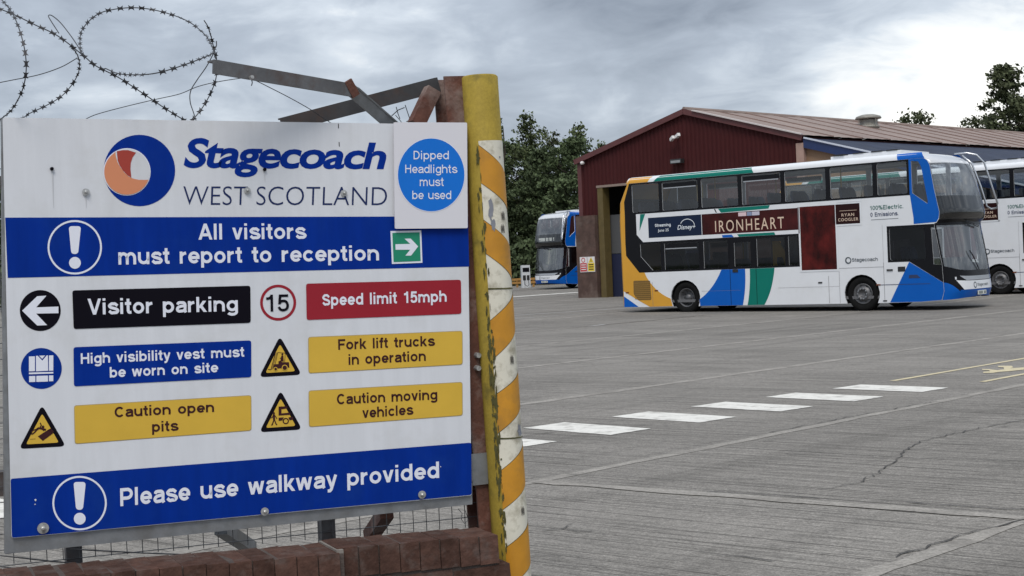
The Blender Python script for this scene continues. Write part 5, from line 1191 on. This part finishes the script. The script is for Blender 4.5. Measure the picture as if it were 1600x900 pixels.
for l, w in ((((172, 165), (130, 325), (104, 321)), 1.1), (((183, 172), (140, 322)), .6), (((190, 173), (256, 178), (250, 256)), .7), (((190, 173), (166, 276)), .7), (((222, 218), (208, 225)), 1.0)): pol += stroke([T6(*p) for p in l], w)
fk = films('forklift_pictogram', pol, 3, SBR, tf)
films('forklift_wheel', [circ(*T6(250, 306), 4.6, 20), circ(*T6(170, 318), 3.2, 16)], 4, SYL, tf); films('forklift_wheel', [circ(*T6(250, 306), 3.4, 20), circ(*T6(170, 318), 2.1, 16)], 5, SBR, tf)
tm_ = tri([(438.2, 609.5), (405, 675.5), (472, 671)])
pol = [[T6(*p) for p in ((197, 648), (270, 645), (277, 664), (222, 672), (222, 708), (298, 700), (303, 720), (197, 727))], [T6(*p) for p in ((197, 746), (243, 742), (228, 770), (198, 775))], [T6(*p) for p in ((283, 742), (322, 738), (328, 762), (292, 769))], circ(*T6(155, 706), 1.8, 12)]
for l, w in ((((155, 716), (158, 766)), 3.2), (((156, 764), (140, 810), (133, 812)), 1.8), (((160, 764), (177, 806), (184, 808)), 1.8), (((150, 724), (140, 745), (124, 748)), 1.3), (((162, 724), (174, 740), (183, 756)), 1.3)): pol += stroke([T6(*p) for p in l], w)
films('vehicle_pictogram', pol, 3, SBR, tm_)
film('vehicle_wheel', [circ(*T6(260, 775), 4.9, 24), circ(*T6(260, 775), 3.1, 24)], 3, SBR, tm_)
tp = tri([(65.6, 632.5), (29.5, 701.5), (103, 697.3)])
pol = [[zz(*p) for p in ((183, 812), (236, 778), (259, 796), (207, 834))], [zz(*p) for p in ((226, 783), (246, 773), (262, 790), (250, 795))], circ(*zz(208, 766), 2.2, 14)]
for l, w in ((((222, 781), (190, 771), (178, 778)), 3.4), (((192, 770), (200, 758), (194, 746)), 1.6), (((182, 776), (165, 795), (152, 803)), 2.2), (((178, 778), (160, 782), (152, 792)), 1.8), (((218, 776), (208, 785)), 1.6), (((145, 826), (172, 824)), .5)): pol += stroke([zz(*p) for p in l], w)
films('falling_person_pictogram', pol, 3, SBR, tp)
# green arrow plate
ga_ = film('arrow_plate', [[(609.7, 361), (657.8, 360), (659.7, 410.6), (612, 412.5)]], 3, SWL)
film('green_field', [[(612.6, 364), (655.2, 363), (656.8, 407.8), (614.6, 409.5)]], 4, SGN, ga_)
def z4(x, y): return (400 + x / 3.6, 180 + y / 3.6)
film('arrow', [[z4(*p) for p in ((782, 726), (865, 724), (833, 695), (868, 694), (910, 738), (870, 790), (838, 790), (865, 757), (783, 757))]], 5, SWL, ga_)
# bolts with washers
for x, y, r in ((133.9, 300.3, 5.2), (386, 298, 5), (536.7, 302, 5), (67, 825, 8), (413, 799, 6.2), (658.5, 772.7, 6.5)):
    s_, z_ = sp(x, y); k = r / 440
    bo = MB().lathe([(k, -.0045), (k, -.007), (k * .4, -.0075), (0, -.0075)], 20, 'y', (s_, 0, z_)).make('washer', boltm, sign); MB().lathe([(k * .42, -.007), (k * .40, -.014), (k * .2, -.016), (0, -.016)], 10, 'y', (s_, 0, z_)).make('bolt_head', boltm, bo)
for x, y in ((80.8, 263.9), (413, 265)):
    s_, z_ = sp(x, y); MB().lathe([(.006, -.001), (.006, -.009), (0, -.010)], 8, 'y', (s_, 0, z_)).make('rivet', SBK, sign)
stn = mat('grey_stain', (0.52, 0.53, 0.55), 0.6)
for l in ([(80.5, 267), (83, 267), (84, 325), (83.5, 325)], [(412.5, 268), (414, 268), (414.3, 285), (413.8, 285)], [(133, 305), (135.5, 305), (135, 325), (134.6, 325)]): film('stain', [l], 1.5, stn)
for l in ([(528.0, 193.5), (529, 193), (529.5, 200), (528.3, 201)], [(529, 222), (530.3, 222), (530.6, 229), (529.5, 229)]): film('nick', [l], 1.5, SBK)
chp = mat('chipped_paint', (0.62, 0.64, 0.70), 0.6)
for x, y, r in ((55.5, 781, 1.9), (54.5, 788, 1.0), (392.5, 757.5, 1.4), (688, 729, 1.0)):
    rr = random.Random(int(x)); film('chip', [[(x + r * rr.uniform(.5, 1.3) * math.cos(a), y + r * rr.uniform(.5, 1.3) * math.sin(a)) for a in [i * .785 for i in range(8)]]], 3, chp)
for x, y, r in ((289, 770, 1.6), (297, 775, 1.4), (272, 779, 1.0)):
    rr = random.Random(int(x)); film('chip', [[(x + r * rr.uniform(.5, 1.3) * math.cos(a), y + r * rr.uniform(.5, 1.3) * math.sin(a)) for a in [i * .785 for i in range(8)]]], 4, SBL)

# separate dipped headlights sign, bolted over the corner of the big board
dh = tag(gate_root('headlights_sign', -.30, 1.78), 'small white sign with light blue disc about dipped headlights', 'sign')
def sq(x, y): s_, z_ = S(x, y, .018); return (s_ + .30, z_ - 1.78)
def dfilm(nm, loops, lay, m, par=None):
    V, F = tess([[sq(*p) for p in l] for l in loops]); return add(nm, mesh(nm, [(x, -.018 - .0008 * lay, z) for x, z in V], F, m), par or dh)
cor = rounded([sq(615.3, 191), sq(729.8, 191.5), sq(730.8, 356.4), sq(617.3, 357.4)], .004, 2); n = len(cor); V, F = tess([cor])
add('board', mesh('board', [(x, -.018, z) for x, z in V] + [(x, -.013, z) for x, z in V], [tuple(f) for f in F] + [tuple(i + n for i in f[::-1]) for f in F] + [(i, (i + 1) % n, n + (i + 1) % n, n + i) for i in range(n)], SWP), dh)
for x in (640, 705):
    s_, z_ = sq(x, 274); MB().box((s_ - .012, -.0128, z_ - .15), (s_ + .012, .012, z_ + .17)).make('batten', steel, dh)
dd_ = dfilm('blue_disc', [[(673.6 + 52 * math.cos(a), 273.3 + 57 * math.sin(a)) for a in [i * 6.28319 / 56 for i in range(56)]]], 1, SDB)
dfilm('disc_edge', [[(673.6 + 52.8 * math.cos(a), 273.3 + 57.8 * math.sin(a)) for a in [i * 6.28319 / 56 for i in range(56)]], [(673.6 + 52 * math.cos(a), 273.3 + 57 * math.sin(a)) for a in [i * 6.28319 / 56 for i in range(56)]]], 1.2, SWL)
for body, p0, p1, cap in (('Dipped', (646, 249), (701, 249), 13.2), ('Headlights', (633, 270.5), (714.5, 270.5), 13.2), ('must', (655.6, 290.8), (693, 290.8), 13.6), ('be used', (644, 311.2), (704.7, 311.2), 13.2)):
    V, F = grotesque(body, .135); P = []
    for a, b_, k in V: x, z = sq(p0[0] + (p1[0] - p0[0]) * a, p0[1] - b_ * cap); P.append((x, -.018 - .0016 - k, z))
    add('lettering', mesh('lettering', P, F, SWL), dd_)
